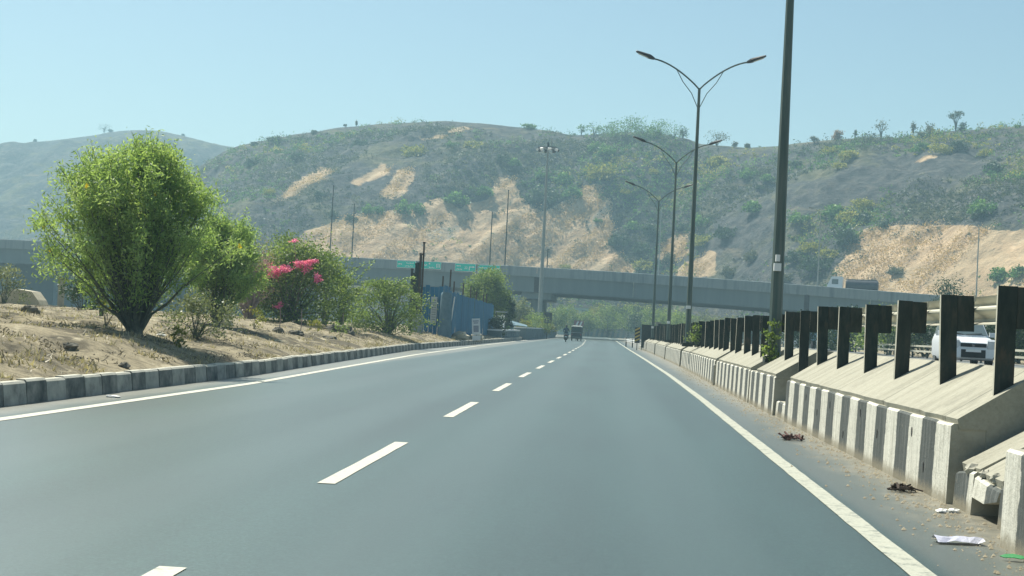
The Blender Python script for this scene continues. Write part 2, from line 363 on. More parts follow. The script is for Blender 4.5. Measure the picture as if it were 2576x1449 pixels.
# ------------------------------------------------------------ hills
RIDGE = [(-900, 640), (-400, 640), (100, 600), (300, 530), (500, 425), (560, 385), (600, 371), (640, 362), (740, 343), (850, 322), (960, 311), (1120, 304), (1250, 315), (1380, 328), (1440, 340), (1500, 338),
         (1580, 332), (1650, 335), (1730, 350), (1760, 362), (1880, 372), (1960, 368), (2100, 353), (2250, 347), (2400, 335), (2480, 325), (2576, 317), (2800, 300), (3400, 330), (4200, 420)]
RD = {'u': [], 'e': []}
for x, y in RIDGE:
    r = ray(x, y); RD['u'].append(r[0] / r[1]); RD['e'].append(r[2] / r[1])
YR = lambda u: np.interp(u, [-.5, -.25, -.1, .1, .3, .7], [560, 520, 470, 440, 400, 360])
YF = lambda u: np.interp(u, [-.5, -.25, -.15, -.06, .04, .12, .3, .7], [345, 330, 345, 372, 370, 310, 245, 210])
def hill_z(u, sp):
    u = np.asarray(u, float); sp = np.asarray(sp, float)
    yr, yf = YR(u), YF(u); Yv = yf + (yr - yf) * sp
    zr = EYE + np.interp(u, RD['u'], RD['e']) * yr
    prof = np.where(sp < 1, 1 - (1 - np.clip(sp, 0, 1)) ** 1.45, 1 - (sp - 1) * .55)
    z = -1 + (zr + 1) * prof
    X = u * Yv
    env = np.clip(sp * 5, 0, 1) * np.clip((1 - sp) * 4, .06, 1)
    g = fbm((X - z * .9) * .11, (X + z) * .018, 4, 5) - .47          # gullies run down and to the left
    b = fbm(X * .025, Yv * .03, 4, 9) - .47
    fine = fbm(X * .22, Yv * .22, 4, 21) - .47
    ter = fbm(X * .02, z * .35, 3, 31) - .45
    return z + env * (g * np.clip(sp * 2.5, .45, 1) * 5 + b * 9 * np.clip(sp * 2.2, .2, 1) + fine * 2.6 + ter * 1.0) * np.clip(zr / 60, .25, 1), X, Yv
us = np.linspace(-.62, .62, 560); sps = np.concatenate([np.linspace(0, 1, 190), np.linspace(1.03, 1.6, 14)])
U, SP = np.meshgrid(us, sps); Z, X, Yv = hill_z(U, SP)
def inpoly(px, py, poly):
    ins = np.zeros(px.shape, bool); j = len(poly) - 1
    for i in range(len(poly)):
        xi, yi = poly[i]; xj, yj = poly[j]
        ins ^= ((yi > py) != (yj > py)) & (px < (xj - xi) * (py - yi) / (yj - yi + 1e-9) + xi); j = i
    return ins
TAN = [[(740, 640), (772, 575), (870, 543), (945, 540), (1000, 524), (1056, 524), (1100, 500), (1125, 502), (1165, 516), (1232, 488), (1240, 440), (1290, 445), (1300, 490), (1370, 540), (1380, 535), (1452, 500), (1468, 472), (1512, 466), (1508, 500), (1538, 508), (1530, 555), (1546, 565), (1540, 590), (1540, 620), (1580, 668), (1590, 700), (740, 700)],
       [(690, 510), (740, 465), (800, 432), (838, 430), (830, 445), (780, 470), (730, 500)], [(1005, 425), (1045, 425), (1030, 460), (985, 500), (950, 495), (985, 455)], [(880, 460), (950, 430), (980, 420), (985, 440), (900, 475)],
       [(1656, 615), (1730, 585), (1735, 640), (1700, 665), (1660, 660)], [(1710, 690), (1776, 630), (1785, 700), (1720, 705)],
       [(2110, 680), (2140, 615), (2170, 590), (2225, 570), (2270, 560), (2430, 568), (2576, 578), (2900, 590), (2900, 800), (2150, 800)],
       [(1040, 352), (1100, 336), (1180, 322), (1210, 328), (1110, 350)], [(2290, 415), (2330, 390), (2360, 395), (2310, 425)]]
P3 = np.stack([X, Yv, Z], -1); PX, PY = proj(P3)
jx = (fbm(X * .12, Z * .15, 4, 41) - .47) * 55; jy = (fbm(X * .12, Z * .15, 4, 55) - .47) * 40
tan = np.zeros(PX.shape)
for i_, pl in enumerate(TAN): tan = np.maximum(tan, inpoly(PX + jx, PY + jy, pl).astype(float) * (.55 if i_ in (1, 2, 3, 7, 8) else 1.35))
pale = np.maximum(inpoly(PX + jx * .6, PY + jy * .5, [(1060, 590), (1110, 575), (1160, 570), (1150, 600), (1090, 612)]), inpoly(PX + jx * .5, PY + jy * .5, [(1490, 540), (1530, 510), (1545, 515), (1520, 550), (1480, 590), (1470, 600)])).astype(float)
for _ in range(2):
    tan[1:-1, 1:-1] = (tan[1:-1, 1:-1] * 2 + tan[:-2, 1:-1] + tan[2:, 1:-1] + tan[1:-1, :-2] + tan[1:-1, 2:]) / 6
dist = np.interp(U, [-.3, -.12, .02, .3], [0, .2, .8, 1])
m, n, out = _nt('hillside'); m_hill = m
p = pos(n)
at_ = n.nodes.new('ShaderNodeAttribute'); at_.attribute_name = 'tan'; ap = n.nodes.new('ShaderNodeAttribute'); ap.attribute_name = 'pale'
n1 = noise(n, p, .045, 6, .7); n2 = noise(n, p, .35, 6, .75); n3 = noise(n, p, .16, 5, .7, (.35, .35, 2.2))
dark = ramp(n, n2, [(.027, .034, .037), (.064, .069, .069), (.15, .14, .12)], .3, .7)
olive = ramp(n, n2, [(.05, .058, .034), (.11, .112, .065), (.19, .175, .105)], .3, .7)
c = mixc(n, math_(n, 'MULTIPLY', smooth(n, n1, .5, .62), .8), dark, olive)
c = mixc(n, smooth(n, n3, .58, .70), c, (.16, .138, .098))
mpd = n.nodes.new('ShaderNodeMapping'); mpd.inputs['Scale'].default_value = (.045, .1, .42); mpr = n.nodes.new('ShaderNodeMapping'); mpr.inputs['Rotation'].default_value = (0, R(43), 0); n.links.new(p, mpr.inputs[0]); n.links.new(mpr.outputs[0], mpd.inputs[0])
n4 = noise(n, mpd.outputs[0], .9, 6, .72)
tanc = ramp(n, n4, [(.19, .135, .085), (.36, .255, .155), (.50, .365, .225), (.58, .445, .29)], .3, .64)
tanc = mixc(n, smooth(n, n1, .5, .62), tanc, mixc(n, .35, tanc, (.26, .22, .14)))
tf = smooth(n, math_(n, 'ADD', at_.outputs['Fac'], math_(n, 'MULTIPLY', math_(n, 'SUBTRACT', n2, .5), .8)), .22, .5)
c = mixc(n, tf, c, tanc)
c = mixc(n, smooth(n, math_(n, 'ADD', ap.outputs['Fac'], math_(n, 'MULTIPLY', math_(n, 'SUBTRACT', n2, .5), 2.2)), .75, 1.1), c, (.34, .30, .23))
pbsdf(n, out, c, .95, .1, 0, bump(n, n2, .9, 1.2))
def grid_faces(nr, ncol):
    ii = np.arange(nr * ncol).reshape(nr, ncol)
    return np.stack([ii[:-1, :-1], ii[:-1, 1:], ii[1:, 1:], ii[1:, :-1]], -1).reshape(-1, 4)
tag(raw('hills', P3.reshape(-1, 3), grid_faces(len(sps), len(us)), m_hill, smooth=True, attr={'tan': tan.ravel(), 'pale': pale.ravel()}),
    'long dry hillside with bare tan cut slopes and scattered scrub behind the flyover', kind='structure')
FAR = [(-900, 400), (-400, 385), (0, 366), (130, 353), (240, 340), (300, 331), (350, 328), (400, 330), (470, 345), (540, 362), (600, 372), (760, 395), (1000, 440), (1300, 520)]
fu, fe = [], []
for x, y in FAR:
    r = ray(x, y); fu.append(r[0] / r[1]); fe.append(r[2] / r[1])
us2 = np.linspace(-.68, -.02, 260); sp2 = np.concatenate([np.linspace(0, 1, 80), np.linspace(1.05, 1.5, 6)])
U2, S2 = np.meshgrid(us2, sp2); Y2 = 560 + 300 * S2
zr = EYE + np.interp(U2, fu, fe) * 860
Z2 = -1 + (zr + 1) * np.where(S2 < 1, 1 - (1 - np.clip(S2, 0, 1)) ** 1.3, 1 - (S2 - 1) * .5)
X2 = U2 * Y2; en = np.clip(S2 * 5, 0, 1) * np.clip((1 - S2) * 4, .03, 1)
Z2 = Z2 + en * ((fbm(X2 * .018, Y2 * .02, 4, 61) - .47) * 22 + (fbm(X2 * .1, Y2 * .1, 4, 71) - .47) * 7)
tz = np.zeros(Z2.shape)
tag(raw('far_hill', np.stack([X2, Y2, Z2], -1).reshape(-1, 3), grid_faces(len(sp2), len(us2)), m_hill, smooth=True, attr={'tan': tz.ravel(), 'pale': tz.ravel()}),
    'smooth rounded far hill fading into blue haze on the left', kind='structure')

# haze: one closed box of even pale air, sky outside
hb = MB(); hb.box(-840, -50, -1.2, 840, 1100, 108)
m, n, out = _nt('haze_air'); pv = n.nodes.new('ShaderNodeVolumePrincipled')
pv.inputs['Color'].default_value = (.52, .84, 1, 1); pv.inputs['Density'].default_value = HAZE_DENSITY; pv.inputs['Anisotropy'].default_value = .2
n.links.new(pv.outputs[0], out.inputs[1])
tag(obj('haze', hb, m), 'pale blue haze in the air', kind='stuff')

# ------------------------------------------------------------ foliage
def leaf_quads(P, L, Wd, up_bias=0.0, g=None):
    g = g or rng; n_ = len(P); L = np.broadcast_to(L, n_)[:, None]; Wd = np.broadcast_to(Wd, n_)[:, None]
    d = g.normal(size=(n_, 3)); d[:, 2] += up_bias; d /= np.linalg.norm(d, axis=1, keepdims=True) + 1e-9
    r2 = g.normal(size=(n_, 3)); s_ = np.cross(d, r2); s_ /= np.linalg.norm(s_, axis=1, keepdims=True) + 1e-9
    V = np.stack([P - d * L * .5, P + s_ * Wd * .5, P + d * L * .5, P - s_ * Wd * .5], 1).reshape(-1, 3)
    return V, np.arange(n_ * 4).reshape(-1, 4)
def foliage(name, P, L, Wd, mat, parent=None, up=0.0, tint=None, local=False, g=None):
    g = g or rng; V, Fq = leaf_quads(np.asarray(P, float), L, Wd, up, g)
    t = g.random(len(P)) if tint is None else tint
    return raw(name, V, Fq, mat, parent, attr={'tint': np.repeat(t, 4)}, local=local)
m_lf_big = LM('oleander_leaf', [(.085, .14, .065), (.175, .275, .10), (.32, .44, .165), (.46, .54, .30)], .5)
m_lf_mid = LM('mid_leaf', [(.07, .11, .045), (.15, .22, .07), (.29, .36, .12)], .45)
m_lf_dk = LM('dark_leaf', [(.02, .04, .022), (.04, .075, .035), (.07, .115, .05)], .25)
m_lf_gr = LM('grey_leaf', [(.08, .105, .065), (.16, .19, .11), (.28, .30, .19)], .35)
m_lf_ye = LM('yellow_leaf', [(.11, .13, .03), (.2, .21, .04), (.3, .29, .06)], .4)
m_lf_dry = LM('dry_leaf', [(.2, .14, .12), (.32, .23, .2), (.42, .32, .28)], .3)
m_pink = LM('pink_bract', [(.62, .09, .30), (.82, .20, .46), (.90, .42, .62)], .35)
m_yel = LM('yellow_flower', [(.7, .5, .02), (.85, .68, .05)], .3)
m_wfl = LM('white_flower', [(.6, .6, .5), (.8, .8, .7)], .2)
m_hs = LM('hill_scrub_leaf', [(.032, .05, .038), (.08, .10, .068), (.19, .19, .125)], .3)
m_hs_y = LM('hill_yellow_leaf', [(.1, .125, .03), (.26, .27, .06), (.46, .41, .12)], .4)
m_hs_g = LM('hill_green_leaf', [(.035, .085, .03), (.09, .20, .06), (.21, .34, .10)], .35)
m_hs_gr = LM('hill_grey_leaf', [(.07, .08, .05), (.12, .13, .08), (.18, .18, .12)], .25)

def bush(name, label, cat, base, rx, ry, h, mat, nclump=40, per=40, leaf=.09, wd=None, g0=.12, stems=7, stem_mat=None, group=None, flat=False, extra=None, fname='foliage'):
    base = np.asarray(base, float); g = np.random.default_rng(int(abs(base[0] * 131 + base[1] * 17 + h * 7)) + 3)
    t = thing(name, label, cat, base, 0, group)
    th = g.random(nclump) * 2 * math.pi; rr = np.sqrt(g.random(nclump)); zz = g0 * h + (1 - g0) * h * g.random(nclump) ** .8
    cap = np.sqrt(np.clip(1 - ((zz / h - .42) / .62) ** 2, .05, 1))
    C = np.stack([rx * rr * np.cos(th) * cap, ry * rr * np.sin(th) * cap, zz], 1)
    cs = .16 * (rx + h * .5) * (.6 + .8 * g.random(nclump))
    P = (C[:, None, :] + g.normal(size=(nclump, per, 3)) * cs[:, None, None] * (np.array([1, 1, .35]) if flat else np.array([1, 1, .8])) * .55).reshape(-1, 3)
    P[:, 2] = np.maximum(P[:, 2], .03)
    tt = np.clip(np.repeat(g.random(nclump) * .6, per) + g.random(nclump * per) * .45, 0, 1)
    foliage(fname, P, leaf * (.7 + .6 * g.random(len(P))), (wd or leaf * .55), mat, t, tint=tt, local=True, g=g)
    sm = stem_mat or m_stem; mb = MB()
    for k in range(stems):
        c_ = C[g.integers(nclump)] * .95; m1 = c_ * np.array([.35, .35, .5]) + g.normal(size=3) * .04 * h
        mb.tube([(g.normal() * .05 * rx, g.normal() * .05 * ry, -.05), m1, c_], [.018 * h, .011 * h, .004 * h], 5)
    if stems: obj('stem', mb, sm, t, local=True)['kind'] = 'stuff'
    if extra: 
        for nm, mt, cnt, sz, zlo in extra:
            k = g.integers(0, nclump, cnt); P2 = C[k] + g.normal(size=(cnt, 3)) * .12 * rx; P2[:, 2] = np.maximum(P2[:, 2], zlo * h)
            P2 = P2 * np.array([1.12, 1.12, 1.06]); foliage(nm, P2, sz, sz * .8, mt, t, local=True, g=g)['kind'] = 'stuff'
    return t

def vase_tree(name, label, cat, base, off, Rr, H, Hs, nst, mat, per=190, leaf=.13, flowers=0, seed=1, r0=.1, low=.46):
    g = np.random.default_rng(seed); t = thing(name, label, cat, base)
    tk = MB(); tr = MB(); P = []; tips = []
    # short thick bole splitting into many stems
    tk.tube([(0, 0, -.15), (0, 0, .1), (.01, 0, .24)], [r0 * 1.5, r0 * 1.35, r0 * 1.3], 12)
    obj('trunk', tk, m_stem, t, smooth=True, local=True)
    for k in range(nst):
        a = 2 * math.pi * k * .381966 + g.normal() * .2; q = math.sqrt((k + .5) / nst) * (1 if k % 5 else g.random())
        hx = q * Rr * (1 + .12 * g.normal()); tip = np.array([off[0] * q + hx * math.cos(a), off[1] * q + hx * math.sin(a), (H - (H - Hs) * q ** 4) * (g.uniform(.55, 1.02) if q > .82 else g.uniform(.74, 1.05) if q > .5 else g.uniform(.86, 1.06))])
        b0 = np.array([r0 * 1.2 * math.cos(a) * q, r0 * 1.2 * math.sin(a) * q, .14])
        ts = np.linspace(0, 1, 7); pts = [b0 + (tip - b0) * np.array([u_ ** 1.12, u_ ** 1.12, u_ ** .97]) + g.normal(size=3) * .035 * (0 < u_ < 1) for u_ in ts]
        tr.tube(pts, [.034, .027, .02, .015, .011, .008, .004], 5); tips.append(tip)
        pts = np.array(pts)
        for _ in range(7):                                   # side shoots
            u_ = g.uniform(.42, .97); i_ = min(5, int(u_ * 6)); b_ = pts[i_] + (pts[i_ + 1] - pts[i_]) * (u_ * 6 - i_)
            dr = g.normal(size=3) * .55 + (tip / np.linalg.norm(tip)) * .7 + np.array([0, 0, .45]); dr /= np.linalg.norm(dr); L_ = g.uniform(.25, .62)
            tr.tube([b_, b_ + dr * L_ * .6, b_ + dr * L_ + np.array([0, 0, .04])], [.007, .005, .003], 3)
            nn = per // 8; s_ = g.random(nn) ** .6
            P.append(b_ + dr * L_ * s_[:, None] + g.normal(size=(nn, 3)) * .07)
        nn = per // 4; s_ = low + (1 - low) * g.random(nn) ** .75; i_ = np.minimum(5, (s_ * 6).astype(int))
        P.append(pts[i_] + (pts[i_ + 1] - pts[i_]) * (s_ * 6 - i_)[:, None] + g.normal(size=(nn, 3)) * .09)
        nn = per // 3; P.append(tip - np.array([0, 0, .14]) + g.normal(size=(nn, 3)) * np.array([.13, .13, .11]))
        nn = per // 14; s_ = .2 + .35 * g.random(nn); i_ = np.minimum(5, (s_ * 6).astype(int))
        P.append(pts[i_] + (pts[i_ + 1] - pts[i_]) * (s_ * 6 - i_)[:, None] + g.normal(size=(nn, 3)) * .11)
    b = obj('branches', tr, m_stem, t, local=True); b['kind'] = 'stuff'
    P = np.concatenate(P); tt = np.clip(.15 + .55 * fbm(P[:, 0] * 2.2 + 9, P[:, 2] * 2.2 + P[:, 1], 3, seed) + .4 * g.random(len(P)), 0, 1)
    foliage('crown', P, leaf * (.7 + .6 * g.random(len(P))), leaf * .27, mat, t, up=.3, tint=tt, local=True, g=g)
    if flowers:
        tp = np.array(tips); k = g.integers(0, len(tp), flowers)
        P2 = np.repeat(tp[k] + g.normal(size=(flowers, 3)) * .1 + np.array([0, 0, .03]), 7, 0) + g.normal(size=(flowers * 7, 3)) * .02
        foliage('flowers', P2, .07, .06, m_yel, t, local=True, g=g)['kind'] = 'stuff'
    return t
def gp(px, Y, py=820):
    q = at(px, py, Y); x_ = q[0]; return np.array([x_, Y, float(zleft(x_, Y))])

b0 = gp(338, 30, 840); print('big tree', b0)
vase_tree('oleander_tree', 'tall vase-shaped shrub tree with yellow flowers on the bank behind the kerb', 'tree', b0, (-.3, 0), 1.85, 3.88, 2.3, 140, m_lf_big, 255, .108, 14, 5, .13, .48)
b1 = gp(545, 42, 800)
vase_tree('oleander_tree', 'smaller green shrub tree close behind the big vase-shaped one', 'tree', b1, (.15, 0), 1.2, 3.0, 1.9, 80, m_lf_big, 230, .12, 0, 9, .09, .42)

# dry grass on the bank
ng = 9500
gy_ = 14 + 90 * rng.random(ng) ** 1.6; gd = 22 * rng.random(ng) ** 1.9 + .1; gx_ = kx(gy_) - .15 - gd
keep = fbm(gx_ * .8, gy_ * .5, 4, 77) > .43; gx_, gy_ = gx_[keep], gy_[keep]; nb = 6
bx = np.repeat(gx_, nb) + rng.normal(size=len(gx_) * nb) * .07; by = np.repeat(gy_, nb) + rng.normal(size=len(gx_) * nb) * .07; bz = zleft(bx, by)
hh = .03 + .09 * rng.random(len(bx)) ** 2; lean = rng.normal(size=(len(bx), 2)) * .06; wdt = .008 + .012 * rng.random(len(bx)); an = rng.random(len(bx)) * math.pi
A = np.stack([bx - np.cos(an) * wdt, by - np.sin(an) * wdt, bz - .01], 1); B = np.stack([bx + np.cos(an) * wdt, by + np.sin(an) * wdt, bz - .01], 1); C = np.stack([bx + lean[:, 0], by + lean[:, 1], bz + hh], 1)
m_grass = LM('dry_grass', [(.2, .17, .115), (.34, .295, .2), (.50, .44, .31)], .25)
tag(raw('dry_grass', np.stack([A, B, C], 1).reshape(-1, 3), np.arange(len(bx) * 3).reshape(-1, 3), m_grass, attr={'tint': np.repeat(rng.random(len(bx)), 3)}), 'short dry straw-coloured grass on the bank', 'grass', kind='stuff')

nw = 900; wy = 14 + 75 * rng.random(nw) ** 1.5; wd_ = .25 + 16 * rng.random(nw) ** 1.6; wx_ = kx(wy) - .15 - wd_; kp = fbm(wx_ * .55 + 30, wy * .4, 3, 99) > .47; wx_, wy = wx_[kp], wy[kp]
P = np.stack([wx_, wy, zleft(wx_, wy) + .02], 1)[:, None] + rng.normal(size=(len(wx_), 26, 3)) * np.array([.16, .16, .035]); P[..., 2] += .02; P = P.reshape(-1, 3); P[:, 2] = np.maximum(P[:, 2], zleft(P[:, 0], P[:, 1]))
tag(foliage('dead_weeds', P, .07 * (.6 + .8 * rng.random(len(P))), .02, LM('dead_weed', [(.06, .053, .042), (.13, .113, .085), (.22, .19, .14)], .1), up=.3), 'brown-grey dead weeds in low mats on the bank', 'weeds', kind='stuff')
# shrubs along the bank
bush('flowering_shrub', 'low grey-green shrub dotted with white flowers at the foot of the tree', 'shrub', gp(490, 34, 820), .95, .7, 1.0, m_lf_gr, 40, 60, .07, stems=16, extra=[('flower', m_wfl, 26, .07, .4)])
bush('weed_clump', 'small bright yellow-green weed in front of the white-flowered shrub', 'plant', gp(447, 29.5, 830), .2, .2, .42, m_lf_ye, 12, 14, .08, stems=5)
bush('weed_clump', 'yellow-green leafy weed left of the tree trunk', 'plant', gp(268, 31, 800), .22, .2, .62, m_lf_ye, 9, 9, .08, stems=5)
bush('shrub', 'dark rounded shrub beyond the tree on its left side', 'shrub', gp(205, 48, 790), .75, .7, 1.1, m_lf_dk, 30, 50, .09, stems=8)
bush('shrub', 'thin olive shrub behind the tree trunk', 'shrub', gp(255, 40, 800), .35, .35, 1.5, m_lf_mid, 18, 36, .08, stems=8)
bush('shrub', 'grey-green shrub at the far left under the flyover', 'shrub', gp(10, 60, 770), .9, .8, 1.5, m_lf_gr, 30, 50, .1, stems=8)
bush('dry_shrub', 'leafless pinkish-brown thicket between the trees and the pink bougainvillea', 'shrub', gp(628, 59.6, 800), .95, .7, 3.2, m_lf_dry, 60, 60, .09, .022, stems=90, stem_mat=m_drystem)
bg0 = gp(735, 62, 805)
bush('bougainvillea', 'large bougainvillea bush with clusters of bright pink flowers', 'shrub', bg0, 2.7, 1.6, 3.0, m_lf_mid, 170, 110, .12, stems=30, g0=.02)
t = thing('flowering_branches', 'arching bougainvillea sprays loaded with magenta flowers above the bush', 'shrub', bg0 + np.array([0, -.6, 0]))
mb = MB(); P = []; P2 = []; g = np.random.default_rng(4)
for px, py, rx_, rz_, cnt in ((692, 678, .42, .22, 900), (760, 655, .5, .17, 900), (803, 692, .2, .17, 300), (775, 665, .25, .2, 200), (660, 698, .28, .2, 150), (703, 763, .22, .12, 120), (668, 660, .3, .2, 90), (740, 600, .2, .1, 60), (716, 668, .2, .14, 300)):
    c_ = at(px, py + 6, 60.3); cl = c_ + g.normal(size=(8, 3)) * np.array([rx_, .4, rz_]) * .42
    if px < 770 and py < 670: cl[:, 2] += (cl[:, 0] - c_[0]) * .35
    k = g.integers(0, 8, cnt); P.append(cl[k] + g.normal(size=(cnt, 3)) * np.array([rx_, .4, rz_ * 1.2]) * .22)
    st = bg0 + np.array([g.normal() * .2, 0, .2]); mb.tube([st, (st + c_) / 2 + np.array([0, -.1, .35]), c_], [.03, .02, .008], 5)
P = np.concatenate(P); foliage('flowers', P, .075, .06, m_pink, t)['kind'] = 'stuff'
obj('branches', mb, m_drystem, t)['kind'] = 'stuff'
bush('tall_weed', 'tall light green shrub sticking up behind the pink flowers', 'shrub', gp(705, 66, 800), .8, .7, 3.75, m_lf_mid, 36, 50, .12, stems=10, g0=.5)
bush('tall_weed', 'slender yellow-green spray right of the pink flowers', 'shrub', gp(818, 66, 800), .5, .5, 3.2, m_lf_ye, 18, 40, .1, stems=8, g0=.45)
bush('spreading_bush', 'leafy bush with long arching sprays right of the bougainvillea', 'shrub', gp(860, 64, 810), 1.0, .9, 2.3, m_lf_mid, 44, 60, .11, stems=14, g0=.15, flat=True)
bush('acacia_bush', 'bright green acacia bush with flat layered branches beside the blue enclosure', 'shrub', gp(975, 71, 830), 1.95, 1.3, 2.55, m_lf_mid, 120, 80, .11, stems=26, g0=.05, flat=True, extra=[('flower', m_wfl, 16, .1, .3)])
mb = MB(); t = thing('arching_branch', 'long thin leafy branch reaching out over the flyover parapet line', 'branch', gp(850, 63, 800)); P = []
for a_, b_, c_ in (((850, 720), (880, 680), (945, 655)), ((850, 740), (900, 700), (930, 672)), ((990, 720), (1020, 700), (1045, 698))):
    pts = [at(*a_, 64), at(*b_, 63.5), at(*c_, 63)]; mb.tube(pts, [.02, .014, .005], 5)
    for q in range(120):
        u_ = g.random(); b2_ = pts[0] * (1 - u_) ** 2 + 2 * u_ * (1 - u_) * pts[1] + u_ * u_ * pts[2]; P.append(b2_ + g.normal(size=3) * np.array([.08, .08, .05]))
foliage('leaves', P, .1, .04, m_lf_big, t); obj('stem', mb, m_stem, t)['kind'] = 'stuff'
for i, (px, Y, hgt, lab) in enumerate(((565, 46, .5, 'small white-flowered plant left of the dry thicket'), (640, 44, .55, 'pale yellow weed below the dry thicket'), (800, 55, .45, 'low weed with pale leaves under the bougainvillea shade'), (860, 56, .5, 'tuft of pale green weeds below the arching sprays'), (905, 62, .45, 'scruffy weed at the foot of the acacia bush'))):
    bush('weed_clump', lab, 'plant', gp(px, Y, 800), .4, .35, hgt, (m_lf_gr, m_lf_ye, m_lf_ye, m_lf_mid, m_lf_gr)[i], 14, 18, .07, stems=6, extra=[('flower', m_wfl, 8, .07, .4)] if i in (0, 4) else None)
for i, (px, py, Y) in enumerate(((703, 775, 47), (757, 790, 50), (862, 785, 58))):
    b_ = gp(px, Y, 815); mb = MB(); mb.tube([b_ - [0, 0, .1], b_ + [.02, 0, .45], b_ + [.0, 0, .85]], [.02, .016, .012], 6)
    tag(obj('wooden_stake', mb, m_drystem), ('thin bare stake below the dry thicket', 'thin bare stake in front of the dark hollow of the bougainvillea', 'thin bare stake near the arching sprays')[i], 'stake')

def rock(label, c, r, mat, name='rock', cat='rock', seed=0):
    g = np.random.default_rng(seed + 100); mb = MB(); mb.sphere((0, 0, 0), r, 10, 7)
    V = np.array(mb.v); nz = 1 + .45 * (g.random(len(V)) - .5); mb.v = [tuple(v * k_) for v, k_ in zip(V, nz)]
    o = obj(name, mb, mat); o.location = tuple(map(float, c)); return tag(o, label, cat)
for i, (px, Y, r, lab, mt) in enumerate(((852, 58, (.55, .35, .24), 'big dark rock lying on the bank below the bougainvillea', m_rock), (880, 57, (.22, .2, .18), 'smaller dark rock at the right end of the big one', m_rock), (72, 33, (.22, .2, .14), 'dark stone on the bank near the left edge', m_rock),
                                         (180, 24, (.14, .12, .07), 'flat dark stone near the kerb left of the tree', m_rock), (318, 23.5, (.1, .1, .06), 'small dark clod on the kerb edge below the tree', m_rock), (700, 47, (.2, .16, .13), 'dark clod beside the first stake', m_rock),
                                         (405, 33, (.1, .08, .07), 'white stone right of the tree trunk', m_pale_rock), (565, 44, (.28, .2, .16), 'pale rubble heap by the dry thicket', m_pale_rock), (405, 31.5, (.13, .05, .03), 'flat white scrap right of the tree trunk', m_white),
                                         (745, 48, (.28, .2, .1), 'brown clod on the sandy bank below the stakes', m_rock), (830, 52, (.3, .2, .09), 'low brown clod left of the big dark rock', m_rock))):
    q = gp(px, Y, 820); rock(lab, q + [0, 0, r[2] * .4], r, mt, seed=i)
# pale concrete ring and post at the far left
c_ = gp(60, 62, 770); mb = MB(); pr = [(-.85, 0), (-.95, .3), (-.75, .62), (-.2, .74), (.5, .66), (.8, .3), (.95, 0)]
mb.prism(pr, -.5, .5); o = obj('concrete_block', mb, m_pale_rock); o.location = tuple(c_); tag(o, 'pale rounded concrete block lying on the bank at the far left', 'concrete block')
c_ = gp(105, 60, 770); mb = MB(); mb.box(-.5, -.2, 0, .7, .2, .12); o = obj('concrete_slab', mb, m_pale_rock); o.location = tuple(c_); tag(o, 'flat pale slab beside the rounded concrete block', 'slab')
c_ = gp(152, 62, 770); mb = MB(); mb.box(-.11, -.11, -.2, .11, .11, 1.2); mb.box(-.13, -.13, 1.2, .13, .13, 1.26); o = obj('concrete_post', mb, m_conc); o.location = tuple(c_); tag(o, 'square concrete post standing alone before the flyover on the left', 'post')

# ------------------------------------------------------------ flyover
BX = np.array([-150, -101, -40, -2, 22, 45, 62, 95, 140.]); BY = np.array([250, 241, 236, 230, 225, 220, 213, 200, 182.]); BZ = np.array([11.9, 11.8, 11.28, 10.8, 10.1, 9.2, 8.5, 6.9, 4.4])
bxs = np.linspace(-150, 140, 59)
bY = lambda x: np.interp(x, bxs_s, bY_s); bZ = lambda x: np.interp(x, bxs_s, bZ_s)
def smth(a, xs):
    v = np.interp(xs, BX, a)
    for _ in range(12): v[1:-1] = (v[:-2] + 2 * v[1:-1] + v[2:]) / 4
    return v
bxs_s = np.linspace(-150, 140, 117); bY_s = smth(BY, bxs_s); bZ_s = smth(BZ, bxs_s)
fly = thing('flyover', 'long grey concrete flyover crossing above the road', 'bridge', (0, 230, 0))
def sweep(name, x0, x1, prof, mat, n_=12):
    mb = MB(); rings = []
    for x in np.linspace(x0, x1, n_): rings.append([(x, bY(x) + a, bZ(x) + b) for a, b in prof])
    mb.loft(rings); return obj(name, mb, mat, fly)
joints = [-150, -93, -52, -11.2, 30, 71, 105, 140]
for a_, b_ in zip(joints[:-1], joints[1:]):
    a2, b2_ = a_ + .03, b_ - .03
    sweep('parapet', a2, b2_, [(0, -1.52), (.32, -1.52), (.32, 0), (.08, 0), (0, -.04)], m_conc_dk)
    sweep('parapet', a2, b2_, [(27.6, -1.52), (28, -1.52), (28, 0), (27.6, 0)], m_conc_dk)
    sweep('deck', a2, b2_, [(.325, -1.5), (27.59, -1.5), (27.59, -1.12), (.325, -1.12)], m_conc_dk)
    for off in (.42, 4.5, 8.8, 13, 17.5, 22, 26.6):
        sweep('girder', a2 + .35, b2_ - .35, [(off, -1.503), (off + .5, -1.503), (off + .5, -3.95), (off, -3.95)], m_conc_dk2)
    if a_ > -150:
        x = a_; y_ = float(bY(x)); z_ = float(bZ(x))
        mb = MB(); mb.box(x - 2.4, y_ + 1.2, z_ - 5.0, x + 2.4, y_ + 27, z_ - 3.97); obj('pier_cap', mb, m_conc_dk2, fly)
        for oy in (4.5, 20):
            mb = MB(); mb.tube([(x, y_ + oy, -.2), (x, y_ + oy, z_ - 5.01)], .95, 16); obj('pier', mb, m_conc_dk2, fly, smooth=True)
        mb = MB(); mb.box(x - .38, y_ + .5, z_ - 3.96, x + .38, y_ + 2.5, z_ - 1.56); obj('bearing_gap', mb, m_black, fly)
for x in np.linspace(-40, 60, 26):
    pass

